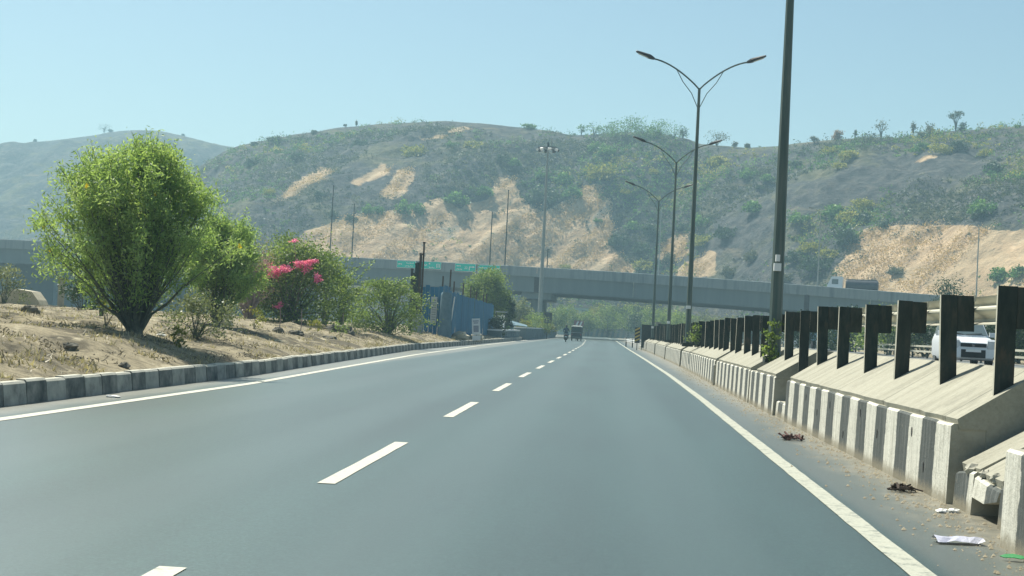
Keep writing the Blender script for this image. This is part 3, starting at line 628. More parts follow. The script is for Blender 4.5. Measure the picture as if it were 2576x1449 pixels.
mb = MB(); rings = [[(x, bY(x) + 14, -.1), (x, bY(x) + 14.6, -.1), (x, bY(x) + 14.6, bZ(x) - 3.96), (x, bY(x) + 14, bZ(x) - 3.96)] for x in np.linspace(-150, -50, 12)]
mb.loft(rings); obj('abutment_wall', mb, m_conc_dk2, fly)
for x in (-84, -70, -30, -20, 4, 13, 39, 52, 60):
    mb = MB(); mb.tube([(x, bY(x) - .06, bZ(x) - 1.35), (x, bY(x) - .06, bZ(x) - 1.9), (x, bY(x) + .3, bZ(x) - 2.2), (x, bY(x) + .3, bZ(x) - 3.8)], .09, 6); obj('drain_pipe', mb, m_polefar, fly)
# green direction boards on the parapet
def bsign(px0, px1, py0, py1, label, art):
    Y0 = 229; a_ = at(px0, (py0 + py1) / 2, float(bY(at(px0, 670, 232)[0])) - .12); b_ = at(px1, (py0 + py1) / 2, float(bY(at(px1, 670, 232)[0])) - .12)
    cx_, cy_ = (a_[0] + b_[0]) / 2, (a_[1] + b_[1]) / 2; wid = abs(b_[0] - a_[0]); yw = math.atan2(b_[1] - a_[1], b_[0] - a_[0])
    zc = at((px0 + px1) / 2, (py0 + py1) / 2, cy_)[2]; hgt = (py1 - py0) * cy_ / F
    t = thing('direction_sign', label, 'road sign', (cx_, cy_, zc), yw, 'green direction boards on the flyover parapet')
    w2, h2 = wid / 2, hgt / 2
    mb = MB(); mb.box(-w2, -.03, -h2, w2, .03, h2); obj('board', mb, m_green, t, local=True)
    mb = MB()
    for q in ((-w2, -h2, w2, -h2 + .05), (-w2, h2 - .05, w2, h2), (-w2, -h2 + .05, -w2 + .05, h2 - .05), (w2 - .05, -h2 + .05, w2, h2 - .05)): mb.box(q[0], -.045, q[1], q[2], -.031, q[3])
    obj('border', mb, m_white, t, local=True)
    mb = MB()
    for kind, x, z, sx, sz in art:
        X_, Z_ = x * wid - w2, z * hgt - h2
        if kind == 'bar': mb.box(X_, -.044, Z_, X_ + sx * wid, -.032, Z_ + sz * hgt)
        if kind == 'arrow':                          # shaft up, then a head to the right
            ww, hh_ = sx * wid, sz * hgt; th_ = .11
            mb.box(X_, -.044, Z_, X_ + th_, -.032, Z_ + hh_ * .66); mb.box(X_, -.0445, Z_ + hh_ * .66, X_ + ww * .62, -.032, Z_ + hh_ * .66 + th_)
            zc_ = Z_ + hh_ * .66 + th_ / 2; mb.loft([[(X_ + ww * .62, -.044, zc_ - .16), (X_ + ww, -.044, zc_), (X_ + ww * .62, -.044, zc_ + .16)], [(X_ + ww * .62, -.032, zc_ - .16), (X_ + ww, -.032, zc_), (X_ + ww * .62, -.032, zc_ + .16)]])
        if kind == 'blob': mb.tube([(X_, -.032, Z_), (X_, -.045, Z_)], sx, 10)
    obj('lettering', mb, m_white, t, local=True)['kind'] = 'stuff'
    for kind, x, z, sx, sz in art:
        if kind[0] == '#':
            cu = bpy.data.curves.new('number', 'FONT'); cu.body = kind[1:]; cu.size = sz * hgt * 1.35; cu.extrude = .004; cu.materials.append(m_white)
            tmp = bpy.data.objects.new('number', cu); me_ = bpy.data.meshes.new_from_object(tmp); bpy.data.objects.remove(tmp); o = bpy.data.objects.new('number', me_); COL.objects.link(o); o.parent = t; o.location = (x * wid - w2, -.036, z * hgt - h2); o.rotation_euler = (R(90), 0, 0)
    return t
scr = lambda x, z, w_, h_, n_, s_: [('bar', x + w_ * i / n_ + .004 * ((i * 7 + s_) % 3), z + h_ * .15 * ((i * 5 + s_) % 3 - 1), w_ / n_ * .62, h_ * (.7 + .15 * ((i + s_) % 3))) for i in range(n_)]
bsign(998, 1046, 656, 674, 'leftmost green board on the flyover, half hidden by the dark steel posts', scr(.06, .45, .22, .2, 5, 1) + scr(.5, .62, .4, .13, 7, 2) + scr(.45, .22, .4, .13, 6, 0))
bsign(1059, 1110, 658, 677, 'green board on the flyover just right of the dark steel posts', scr(.06, .42, .25, .22, 5, 0) + [('blob', .42, .72, .13, .13)] + scr(.4, .15, .28, .14, 6, 2) + [('bar', .76, .2, .03, .45), ('bar', .83, .2, .03, .45), ('bar', .9, .2, .03, .45), ('bar', .76, .67, .17, .06)])
bsign(1144, 1197, 663, 683, 'third green board on the flyover, number 22 beside its right-turn arrow', scr(.08, .62, .2, .15, 5, 1) + scr(.06, .2, .3, .14, 7, 0) + [('#22', .46, .32, .15, .32), ('arrow', .68, .15, .28, .6)])
bsign(1202, 1258, 667, 688, 'rightmost green board on the flyover, number 27 beside its right-turn arrow', scr(.05, .6, .38, .15, 8, 2) + scr(.06, .25, .3, .13, 6, 1) + [('#27', .48, .34, .15, .3), ('arrow', .7, .15, .27, .6)])

# ------------------------------------------------------------ street lamps
def lamp_double(name, label, base, H, seed, group, arm=2.05, r=.105, boxes=False):
    t = thing(name, label, 'street lamp', base, 0, group)
    mb = MB(); mb.tube([(0, 0, -.1), (0, 0, .5), (0, 0, H)], [r, r, r * .48], 8); obj('pole', mb, m_pole, t, local=True, smooth=True)
    mb = MB(); mb.box(-.2, -.2, -.1, .2, .2, .03); obj('base_plate', mb, m_steel_dk, t, local=True)
    for s_ in (-1, 1):
        mb = MB(); pts = [np.array([s_ * arm * u_, 0, H - .05 + 1.12 * math.sin(u_ * math.pi * .5) ** .9]) for u_ in np.linspace(0, .86, 12)]
        mb.tube(pts, .032, 6); obj('arm', mb, m_pole, t, local=True, smooth=True)
        mb = MB(); mb.tube([(s_ * .05, 0, H - .7), (s_ * .28, 0, H - .2), (s_ * .62, 0, H + .22), (s_ * arm * .42, 0, H - .05 + 1.12 * math.sin(.42 * math.pi * .5) ** .9 - .02)], .016, 5); obj('brace', mb, m_pole, t, local=True)
        e = pts[-1]; d = np.array([s_ * .93, 0, .36]); d /= np.linalg.norm(d); nrm = np.array([-d[2] * s_, 0, d[0] * s_])
        mb = MB()
        rings = []
        for u_, hw, ht in ((-.04, .05, .05), (.1, .1, .085), (.16, .13, .09), (.45, .14, .06), (.66, .11, .04), (.7, .06, .03)):
            c_ = e + d * u_; rings.append([c_ + np.array([0, a_ * hw, 0]) + nrm * b_ * ht for a_, b_ in ((-1, -.6), (1, -.6), (1, .3), (.6, 1), (-.6, 1), (-1, .3))])
        mb.loft(rings); h_ = obj('lamp_head', mb, m_lamp, t, local=True)
        mb = MB(); mb.obox(e + d * .4 - nrm * .045, d * .2, np.array([0, .1, 0]), nrm * .008); obj('lens', mb, m_glass, h_, local=True)
    if boxes:
        for z_, sx, sz in boxes:
            mb = MB(); mb.box(-.03 - sx / 2, -r - .09, z_, -.03 + sx / 2, -r * .8, z_ + sz); obj('meter_box', mb, m_white, t, local=True)
    return t
G = 'double-armed street lamps along the median'
lamp_double('street_lamp', 'nearest and thickest street lamp pole, running out of the top of the picture', (3.36, 29.5, .95), 9.6, 1, G, r=.13, boxes=[(1.72, .14, .15), (1.91, .08, .13)])
lamp_double('street_lamp', 'tallest lamp seen whole, its two curved arms against the sky', (3.06, 55, 1.0), 9.55, 2, G, boxes=[(1.3, .16, .12)])
lamp_double('street_lamp', 'second whole street lamp, its arms crossing the hill crest', (3.40, 80, 1.0), 9.68, 3, G, boxes=[(.9, .16, .14)])
lamp_double('street_lamp', 'farthest double-armed lamp, the shortest looking of the row', (3.32, 104, 1.0), 9.7, 4, G, boxes=[(.7, .16, .14)])

# high mast
t = thing('high_mast_light', 'tall pale high mast with a ring of floodlights before the flyover', 'light mast', (-9.15, 203, .6))
mb = MB(); mb.tube([(0, 0, -.3), (0, 0, 25.6)], [.32, .12], 12); obj('pole', mb, m_polefar, t, local=True, smooth=True)
mb = MB(); ring = [(1.35 * math.cos(a_), 1.35 * math.sin(a_), 25.7) for a_ in np.linspace(0, 2 * math.pi, 25)]; mb.tube(ring, .06, 5); 
for a_ in np.linspace(0, 2 * math.pi, 7)[:-1]: mb.tube([(.1 * math.cos(a_), .1 * math.sin(a_), 25.75), (1.35 * math.cos(a_), 1.35 * math.sin(a_), 25.7)], .035, 4)
mb.tube([(0, 0, 25.5), (0, 0, 26.5)], [.2, .1], 8); mb.tube([(.5, 0, 25.7), (.5, 0, 27.0)], .04, 5); obj('ring', mb, m_lamp, t, local=True)
for a_ in np.linspace(.2, 2 * math.pi + .2, 9)[:-1]:
    mb = MB(); c_ = np.array([1.45 * math.cos(a_), 1.45 * math.sin(a_), 25.42]); mb.obox(c_, np.array([-math.sin(a_), math.cos(a_), 0]) * .24, np.array([math.cos(a_), math.sin(a_), -.6]) * .1, np.array([.35 * math.cos(a_), .35 * math.sin(a_), 1]) * .14)
    obj('floodlight', mb, m_white if math.sin(a_) < 0 else m_lamp, t, local=True)

# thin poles standing on the flyover
def fly_pole(px_t, py_t, px_b, py_b, label, kind, oy=.9):
    Y = float(bY(at(px_b, py_b, 232)[0])) + oy; b_ = at(px_b, py_b, Y); tp = at(px_t, py_t, Y); zb = float(bZ(b_[0])) - 1.14
    H = tp[2] - zb; t = thing('lamp_post', label, 'lamp post', (b_[0], Y, zb), 0, 'single lamp posts on the flyover')
    mb = MB(); mb.tube([(0, 0, 0), (0, 0, H)], [.11, .07], 8); obj('pole', mb, m_steel_dk if kind != 'pale' else m_polefar, t, local=True)
    if kind == 'hook' or kind == 'pale':
        s_ = -1; mb = MB(); mb.tube([(0, 0, H - .05), (s_ * .25, 0, H + .5), (s_ * .8, 0, H + .85), (s_ * 1.1, 0, H + .9)], .05, 6); obj('arm', mb, m_polefar, t, local=True)
        mb = MB(); mb.obox((s_ * 1.45, 0, H + .93), (.42, 0, -.05), (0, .16, 0), (0, 0, .09)); obj('lamp_head', mb, m_polefar, t, local=True)
    elif kind == 'box':
        mb = MB(); mb.tube([(0, 0, H), (.25, 0, H - .05), (.4, 0, H - .4)], .04, 5); mb.obox((.38, 0, H - .75), (.32, 0, 0), (0, .2, 0), (0, 0, .3)); obj('lamp_head', mb, m_polefar, t, local=True)
    else:
        mb = MB(); mb.tube([(0, 0, H), (0, 0, H + .15)], [.12, .1], 8); obj('cap', mb, m_lamp, t, local=True)
fly_pole(838, 468, 830, 640, 'plain tall post on the flyover above the bougainvillea', 'plain')
fly_pole(889, 512, 885, 645, 'hooked lamp post on the flyover right of the bougainvillea', 'hook')
fly_pole(1241, 532, 1232, 662, 'lamp post with a square hanging lamp above the green boards', 'box')
fly_pole(1279, 480, 1270, 666, 'tall plain post left of the high mast', 'plain')
fly_pole(1378, 628, 1376, 676, 'short post on the flyover right behind the high mast', 'plain')
fly_pole(2062, 540, 2057, 712, 'thin hooked lamp post on the flyover left of the tanker truck', 'pale')
fly_pole(2461, 575, 2456, 738, 'hooked lamp post before the tan cutting at the far right', 'pale', 3)
fly_pole(1664, 515, 1656, 690, 'thin hooked lamp post on the flyover behind the farthest double lamp', 'pale', 26)

# ------------------------------------------------------------ median: striped wall, slope slabs, guardrail
def stripe_mat(ph):
  m, n, out = _nt('striped_wall_paint')
  p = pos(n); s3 = sep(n, p)
  wob = math_(n, 'MULTIPLY', math_(n, 'SUBTRACT', noise(n, p, 3.5, 5, .7), .5), .16)
  yv = math_(n, 'ADD', math_(n, 'ADD', s3[1], wob), math_(n, 'MULTIPLY', s3[2], .02))
  fr = math_(n, 'FRACT', math_(n, 'DIVIDE', math_(n, 'ADD', yv, ph), 1.16))
  st = smooth(n, math_(n, 'ABSOLUTE', math_(n, 'SUBTRACT', fr, .5)), .235, .255)
  streak = noise(n, p, 4, 6, .7, (1, 4, .35)); gr = noise(n, p, 14, 6, .75)
  wh = ramp(n, streak, [(.36, .35, .29), (.58, .56, .48), (.68, .66, .57)], .3, .62)
  dk = ramp(n, streak, [(.055, .063, .06), (.095, .105, .099), (.19, .195, .18)], .32, .75)
  c = mixc(n, st, wh, dk)
  c = mixc(n, math_(n, 'MULTIPLY', smooth(n, gr, .58, .72), .75), c, (.2, .19, .155))
  crx = noise(n, p, 2.5, 7, .8, (1, .5, 1.6)); c = mixc(n, math_(n, 'MULTIPLY', smooth(n, math_(n, 'ABSOLUTE', math_(n, 'SUBTRACT', crx, .5)), .008, .002), .5), c, (.08, .08, .07))
  c = mixc(n, math_(n, 'MULTIPLY', smooth(n, math_(n, 'ADD', s3[2], math_(n, 'MULTIPLY', gr, -.16)), .06, -.06), .8), c, (.25, .22, .155))
  pbsdf(n, out, c, .85, .2, 0, bump(n, gr, .5, .02))
  return m
m_stripe = stripe_mat(.47); m_stripe_near = stripe_mat(1.05)
m, n, out = _nt('slope_concrete'); m_slope = m
p = pos(n)
a = noise(n, p, 1.6, 6, .7, (.35, 2.2, .35)); b2 = noise(n, p, 22, 5, .7)
c = ramp(n, a, [(.20, .195, .155), (.32, .31, .25), (.40, .385, .315)], .3, .7); c = mixc(n, .35, c, ramp(n, b2, [(.2, .19, .15), (.42, .4, .32)], .3, .7)); c = mixc(n, math_(n, 'MULTIPLY', smooth(n, noise(n, p, 1.1, 6, .75, (.6, 1, .6)), .54, .68), .5), c, (.16, .155, .125)); jy_ = math_(n, 'ABSOLUTE', math_(n, 'SUBTRACT', math_(n, 'FRACT', math_(n, 'DIVIDE', sep(n, p)[1], 2.9)), .5)); c = mixc(n, math_(n, 'MULTIPLY', smooth(n, jy_, .008, .003), .7), c, (.1, .1, .085))
pbsdf(n, out, c, .92, .15, 0, bump(n, b2, .5, .015))
med = thing('median_wall', 'striped black and white concrete median wall with sloping top slabs', 'barrier', (3, 20, 0))
def median_unit(y0, y1, h, dx=0, rise=.49, slab=True, jag=.006, zb=-.05):
    ny = max(3, int((y1 - y0) / .35)); ysn = np.linspace(y0, y1, ny); mb = MB()
    wx = lambda y: float(np.interp(y, WY, WX)) + dx
    rings = []
    for y in ysn:
        hj = h + random.uniform(-jag, jag); x_ = wx(y)
        zz = zb + (random.uniform(-.05, .03) if zb > 0 else 0); rings.append([(x_ - .02, y, zz), (x_, y, hj - .02), (x_ + .025, y, hj), (x_ + .3, y, hj), (x_ + .3, y, zz)])
    mb.loft(rings, 1)
    for q, f in enumerate(mb.f):
        r_ = sorted(i % 5 for i in f)
        if r_ == [0, 0, 1, 1] or r_ == [1, 1, 2, 2]: mb.m[q] = 0
    obj('wall_segment', mb, [m_stripe_near if y0 < 5.6 else m_stripe, m_conc], med)
    if slab:
        rings = []
        for y in ysn:
            x_ = wx(y); e = random.uniform(-.035, .015)
            rings.append([(x_ + .06 + e, y, h - .04), (x_ + .04 + e, y, h + .045), (x_ + .74, y, h + rise), (x_ + 1.4, y, h + rise - .02), (x_ + 1.4, y, -.05), (x_ + .29, y, -.05), (x_ + .29, y, h - .04)])
        rings[0] = [(a_, b_ - .012, c_) for a_, b_, c_ in rings[0]]; rings[-1] = [(a_, b_ + .012, c_) for a_, b_, c_ in rings[-1]]; mb = MB(); mb.loft(rings); obj('slope_slab', mb, m_slope, med)
median_unit(5.5, 10.05, .66, -.22, .3, False)
median_unit(6, 11.05, .30, .02, .47, True, .03); median_unit(11.08, 11.82, .30, .02, .47, True, .03, .17); median_unit(11.85, 12.45, .32, .02, .45, True, .03)
for a_, b_ in ((12.6, 24.0), (25.7, 29.0), (30.3, 39.8), (40.5, 61), (62.2, 77), (78.2, 93), (94.5, 109), (110.2, 118)): median_unit(a_, b_, .67)
median_unit(24.05, 25.65, .26, .04, .2, False); median_unit(29.05, 30.25, .66, .02, .2, False); median_unit(39.9, 40.45, .55, -.05, .2, False); median_unit(61.1, 62.1, .3, .04, .2, False); median_unit(118.2, 124, .32, -.1, .2, False)

for yh, zh in ((13.55, .22), (14.15, .5), (15.9, .36), (17.0, .52), (18.1, .2), (19.3, .5), (20.4, .34), (21.6, .5), (27.2, .4), (33.4, .45)):
    mb = MB(); x_ = float(np.interp(yh, WY, WX)) - .02 * (1 - zh / .67); mb.tube([(x_ - .004, yh, zh), (x_ + .03, yh, zh)], [.018, .018], 8); mb.v = [(a_, yh + (b_ - yh), zh + (c_ - zh) * 2.6) for a_, b_, c_ in mb.v]; obj('weep_hole', mb, m_black, med)
gr_ = thing('guardrail', 'dark steel crash barrier on tall posts along the top of the median', 'guardrail', (3.3, 20, 0))
px_ = lambda y: float(np.interp(y, [0, 30, 60, 90, 125], [3.3, 3.32, 3.46, 3.46, 3.3]))
post_me = spacer_me = bolt_me = None
y = 12.72; i = 0
while y < 110:
    x = px_(y)
    if post_me is None:
        mb = MB(); mb.prism([(0, 0), (.16, 0), (.16, .055), (.148, .055), (.148, .012), (.012, .012), (.012, .055), (0, .055)], .6 - 1.84, 0, 0, 'z'); mb.m[7] = 1; o = obj('post', mb, [m_steel_dk, m_galv], gr_, local=True); post_me = o.data  # outer flange face takes the pale rail metal: its sunlit edge put into colour
        mb = MB(); mb.prism([(.163, .0), (.328, .0), (.328, .05), (.316, .05), (.316, .012), (.175, .012), (.175, .05), (.163, .05)], -.36, -.005, 0, 'z'); s_ = obj('spacer_block', mb, m_steel_dk, gr_, local=True); spacer_me = s_.data
        mb = MB(); mb.box(.322, -.012, -.06, .342, .0, .004); b_ = obj('bolt_plate', mb, m_galv, gr_, local=True); bolt_me = b_.data
    else:
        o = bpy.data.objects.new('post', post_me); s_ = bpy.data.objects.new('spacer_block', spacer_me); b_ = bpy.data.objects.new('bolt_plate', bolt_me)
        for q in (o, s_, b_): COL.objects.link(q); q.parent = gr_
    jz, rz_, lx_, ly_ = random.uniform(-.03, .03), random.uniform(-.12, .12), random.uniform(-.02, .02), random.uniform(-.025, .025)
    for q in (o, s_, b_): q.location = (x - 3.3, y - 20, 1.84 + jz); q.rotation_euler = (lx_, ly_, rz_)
    y += 2.13 + random.uniform(-.07, .07); i += 1
prof = [(0.02, 0), (.03, -.02), (.085, -.085), (.09, -.10), (.03, -.112), (0.002, -.13), (0, -.15), (.01, -.17), (.05, -.205), (.09, -.25), (.09, -.28), (.03, -.296), (0, -.305), (0, -.32)]
prof = [(a_, b_ * .88) for a_, b_ in prof]; full = prof + [(a_ + .012, b_) for a_, b_ in reversed(prof)]
y = 9.0
while y < 112:
    y2 = y + 4.26; mb = MB(); mb.loft([[(px_(yy_) + .335 + a_, yy_, 1.83 + b_) for a_, b_ in full] for yy_ in (y + .004, y2 - .004)]); obj('rail', mb, m_galv, gr_); y = y2

# end of the median: hazard board, dark panels, stub rails
def obj_at(name, mb, mat, loc, label, cat, group=None, rz=0):
    o = obj(name, mb, mat); o.location = tuple(map(float, loc)); o.rotation_euler = (0, 0, rz); return tag(o, label, cat, group)
q = at(1603, 850, 114); t = thing('hazard_board', 'black and yellow striped hazard board at the end of the median', 'road sign', (q[0], 114, 0), R(-8))
mb = MB(); mb.box(-.2, -.02, .55, .2, .02, 1.75); obj('board', mb, m_black, t, local=True)
m_hy = M('hazard_yellow', [(.5, .36, .1), (.6, .44, .14)], 4, .6, .3)
for k in range(4):
    z0 = .62 + k * .28; mb = MB(); A = [(-.19, -.03, z0), (.19, -.03, z0 + .2), (.19, -.03, z0 + .33), (-.19, -.03, z0 + .13)]; mb.loft([A, [(a_, -.021, c_) for a_, _, c_ in A]]); obj('stripe', mb, m_hy, t, local=True)
mb = MB(); mb.tube([(0, .03, -.1), (0, .03, 1.7)], .035, 6); obj('post', mb, m_steel_dk, t, local=True)
for k, (px, Y, lab, w_, h_) in enumerate(((1629, 115, 'tall dark panel between the hazard board and the pale frame', .48, 1.75), (1671, 112.5, 'tall dark panel right of the pale frame', .5, 1.85))):
    q = at(px, 850, Y); mb = MB(); mb.box(-w_, -.06, 0, w_, .06, h_); mb.box(-w_ - .02, -.08, h_, w_ + .02, .08, h_ + .05); obj_at('steel_cabinet', mb, m_steel_dk, (q[0], Y, .2), lab, 'panel', 'dark panels at the median end')
q = at(1652, 850, 113); t = thing('pale_frame', 'pale concrete frame standing between the dark panels', 'frame', (q[0], 113.2, .3))
mb = MB(); mb.box(-.1, -.1, 0, .1, .1, 1.8); obj('upright', mb, m_conc, t, local=True); mb = MB(); mb.box(-.45, -.1, 1.803, .3, .1, 1.93); obj('top_beam', mb, m_conc, t, local=True)
t = thing('rail_stub', 'bent white and black rail stub before the hazard board', 'guardrail', (1.95, 136, 0))
mb = MB(); mb.tube([(0, 0, -.05), (0, 0, .85)], .06, 6); obj('post', mb, m_steel_dk, t, local=True); mb = MB(); mb.tube([(.5, -5, -.05), (.5, -5, .8)], .06, 6); obj('post', mb, m_steel_dk, t, local=True)
mb = MB(); mb.loft([[(-.1 + a_, .6, .8 + b_) for a_, b_ in full], [(.45 + a_, -4.9, .75 + b_) for a_, b_ in full], [(.9 + a_, -12, .75 + b_) for a_, b_ in full]]); obj('rail', mb, m_white, t, local=True)

# climbing plants on the lamp pole and along the slab
bush('creeper', 'leafy green creeper climbing the base of the nearest lamp pole', 'climbing plant', (3.28, 29.25, .75), .14, .1, .95, m_lf_mid, 18, 22, .08, stems=4, g0=.05)
bush('roadside_weed', 'small green weed at the foot of the tallest whole lamp', 'plant', (3.35, 54.4, .95), .4, .25, .75, m_lf_mid, 14, 24, .1, stems=5)

# rubbish and rubble on the dusty strip
def heap(label, c, sx, sy, sz, mat, nn, cat='litter', name='litter', leaf=.08):
    g = np.random.default_rng(int(c[1] * 91)); mb = MB()
    for k in range(nn):
        a_ = g.random() * math.pi; p0 = np.array([g.normal() * sx * .35, g.normal() * sy * .35, .012 + g.random() * sz]); d = np.array([math.cos(a_), math.sin(a_), g.normal() * .25])
        mb.obox(p0, d * leaf, np.cross(d, [0, 0, 1]) * leaf * .22, np.array([0, 0, .006]))
    o = obj_at(name, mb, mat, c, label, cat); o['kind'] = 'stuff'; return o
m_litter = M('dead_leaf', [(.045, .035, .03), (.09, .07, .055)], 9, .9, .2)
heap('dark tangle of dead leaves against the near end of the long striped wall', (2.74, 13.5, .005), .18, .25, .035, m_litter, 34, leaf=.045)
heap('reddish brown litter on the dust left of the striped wall', (2.5, 19.6, .005), .2, .3, .05, M('red_litter', [(.09, .045, .04), (.14, .08, .07)], 9, .9, .2), 30, leaf=.06)
m_plastic = M('crumpled_plastic', [(.36, .37, .48), (.62, .62, .7)], 12, .3, .5, .5, 20)
g = np.random.default_rng(3); mb = MB()
Vp = [(-.16 + .32 * i / 6, -.07 + .14 * j / 3, .01 + .022 * g.random() + (.02 if j in (1, 2) else 0)) for i in range(7) for j in range(4)]
mb.add(Vp, [(i * 4 + j, i * 4 + j + 1, i * 4 + j + 5, i * 4 + j + 4) for i in range(6) for j in range(3)])
q = np.array([0, 0, EYE]) + ray(2410, 1368) * ((.0 - EYE) / ray(2410, 1368)[2]); obj_at('plastic_wrapper', mb, m_plastic, (q[0], q[1], .004), 'crumpled whitish plastic wrapper on the dust near the bottom right', 'litter', rz=.12)
q = np.array([0, 0, EYE]) + ray(2548, 1412) * ((.0 - EYE) / ray(2548, 1412)[2]); mb = MB(); A = [(-.08, 0, .02), (-.047, .023, .03), (.0, .033, .035), (.053, .02, .03), (.087, 0, .02), (.047, -.027, .015), (0, -.033, .02), (-.053, -.023, .015)]
mb.loft([A, [(a_, b_, c_ + .004) for a_, b_, c_ in A]]); obj_at('green_scrap', mb, M('green_scrap', [(.03, .2, .06), (.05, .28, .1)], 9, .5, .4), (q[0], q[1], .004), 'bright green leaf-shaped scrap in the bottom right corner', 'litter', rz=-.2)
for k, (px, py, lab) in enumerate(((2400, 1290, 'small white pebble below the broken end of the striped wall'), (2370, 1290, 'tiny white scrap beside the white pebble'), (283, 1000, 'white flat scrap lying by the left edge line'), (1800, 963, 'small pale stone by the striped wall'))):
    q = np.array([0, 0, EYE]) + ray(px, py) * ((.0 - EYE) / ray(px, py)[2]); rock(lab, (q[0], q[1], .015), (.05 if k != 2 else .11, .04, .02), m_white, 'pebble', 'pebble', 30 + k)
for k, (px, py, r_) in enumerate(((2450, 1195, .05), (2475, 1205, .035), (2498, 1215, .04), (2425, 1190, .03))):
    q = np.array([0, 0, EYE]) + ray(px, py) * ((.42 - EYE) / ray(px, py)[2]); rock(('biggest rubble lump on the broken low wall', 'small rubble lump in the middle of the broken low wall', 'rubble lump at the near end of the broken low wall', 'small rubble lump at the far end of the broken low wall')[k], (3.0, 11 + .35 * (3 - k), .34), (r_ * 1.3, r_ * 1.5, r_), m_conc, 'rubble', 'rubble', 50 + k)
# gravel on the dusty strip
ng = 2600; gyv = 8 + 50 * rng.random(ng) ** 1.8; gxv = np.interp(gyv, WY, WX) - .03 - np.abs(rng.normal(size=ng)) * .28; rr_ = .006 + .02 * rng.random(ng) ** 3
T4 = np.array([(1, 0, 0), (-.5, .87, 0), (-.5, -.87, 0), (0, 0, .9)]); Vg = (np.stack([gxv, gyv, np.full(ng, .003)], 1)[:, None, :] + T4[None] * rr_[:, None, None]).reshape(-1, 3)
Fg = (np.arange(ng)[:, None, None] * 4 + np.array([(0, 1, 3), (1, 2, 3), (2, 0, 3)])[None]).reshape(-1, 3)
tag(raw('gravel', Vg, Fg, M('grit', [(.16, .14, .1), (.3, .27, .2)], 5, .95, .1, world=True)), 'loose grit along the foot of the striped wall', 'gravel', kind='stuff')

# ------------------------------------------------------------ other carriageway on the right
m_asph2 = M('asphalt_pale', [(.12, .13, .13), (.17, .18, .175)], 3, .8, .3, world=True)
mb = MB(); mb.add([(4.2, 4, .74), (19, 4, .74), (19, 130, .74), (16, 215, .5), (6, 215, .3), (4.2, 116, .7)], [(0, 1, 2, 3, 4, 5)]); tag(obj('far_carriageway', mb, m_asph2), 'raised opposite carriageway beyond the median', kind='structure')
V = []; ny = 80; nx = 30
Yq, Xq = np.meshgrid(np.linspace(4, 240, ny), np.concatenate([np.linspace(19, 40, 20), np.linspace(44, 170, 10)]), indexing='ij')
Zq = .74 + (fbm(Xq * .2, Yq * .2, 4, 88) - .47) * .8 * np.clip((Xq - 19) / 4, 0, 1) + np.clip((Xq - 22) / 40, 0, 1) * 1.2
Zq = Zq * np.clip((240 - Yq) / 60, 0, 1)
tag(raw('right_bank', np.stack([Xq, Yq, Zq], -1).reshape(-1, 3), grid_faces(ny, 30), m_soil, smooth=True), 'dry ground beyond the opposite carriageway', kind='structure')
t = thing('far_guardrail', 'pale double-railed barrier along the far side of the opposite carriageway', 'guardrail', (18.2, 60, .74))
for z_ in (1.08, 1.38): mb = MB(); mb.box(18.2, 28, z_ - .05, 18.26, 118, z_ + .05); obj('rail', mb, m_galv, t)
for y in np.arange(29, 118, 4): mb = MB(); mb.box(18.262, y, .6, 18.36, y + .1, 1.42); obj('post', mb, m_steel_dk, t)
t = thing('far_striped_wall', 'low white striped wall beyond the opposite carriageway', 'wall', (19.5, 130, .74))
mb = MB(); mb.box(-4, 0, 0, 6, .3, 1.0)
obj('wall_body', mb, m_conc, t, local=True)
for k in range(12): mb = MB(); mb.box(-3.95 + k * .82, -.02, .3, -3.5 + k * .82, -.003, 1.02); obj('pale_panel', mb, m_white, t, local=True)
for i, (px, Y, rx_, h_, mt, lab) in enumerate(((2015, 118, 1.6, 2.5, m_lf_dk, 'dark bush beyond the opposite carriageway, left of the posts nearest the lamp'), (2140, 105, 2.0, 2.8, m_lf_dk, 'dark bush behind the white striped wall'), (2240, 98, 2.2, 2.7, m_lf_mid, 'green bush seen between guardrail posts left of the white car'),
                                                (2330, 90, 2.2, 2.6, m_lf_dk, 'dark leafy bush directly left of the white car'), (2470, 84, 2.4, 2.6, m_lf_dk, 'dark bush behind the white car'), (2560, 76, 2.2, 2.9, m_lf_dk, 'dark bush at the far right beyond the nearest post'),
                                                (2382, 150, 1.4, 7.4, m_lf_dk, 'rounded dark green tree peeping over the guardrail posts on the right'))):
    q = at(px, 860, Y); bush('roadside_bush', lab, 'shrub', (q[0], Y, .8), rx_, rx_, h_, mt, 60, 60, .2, stems=8)

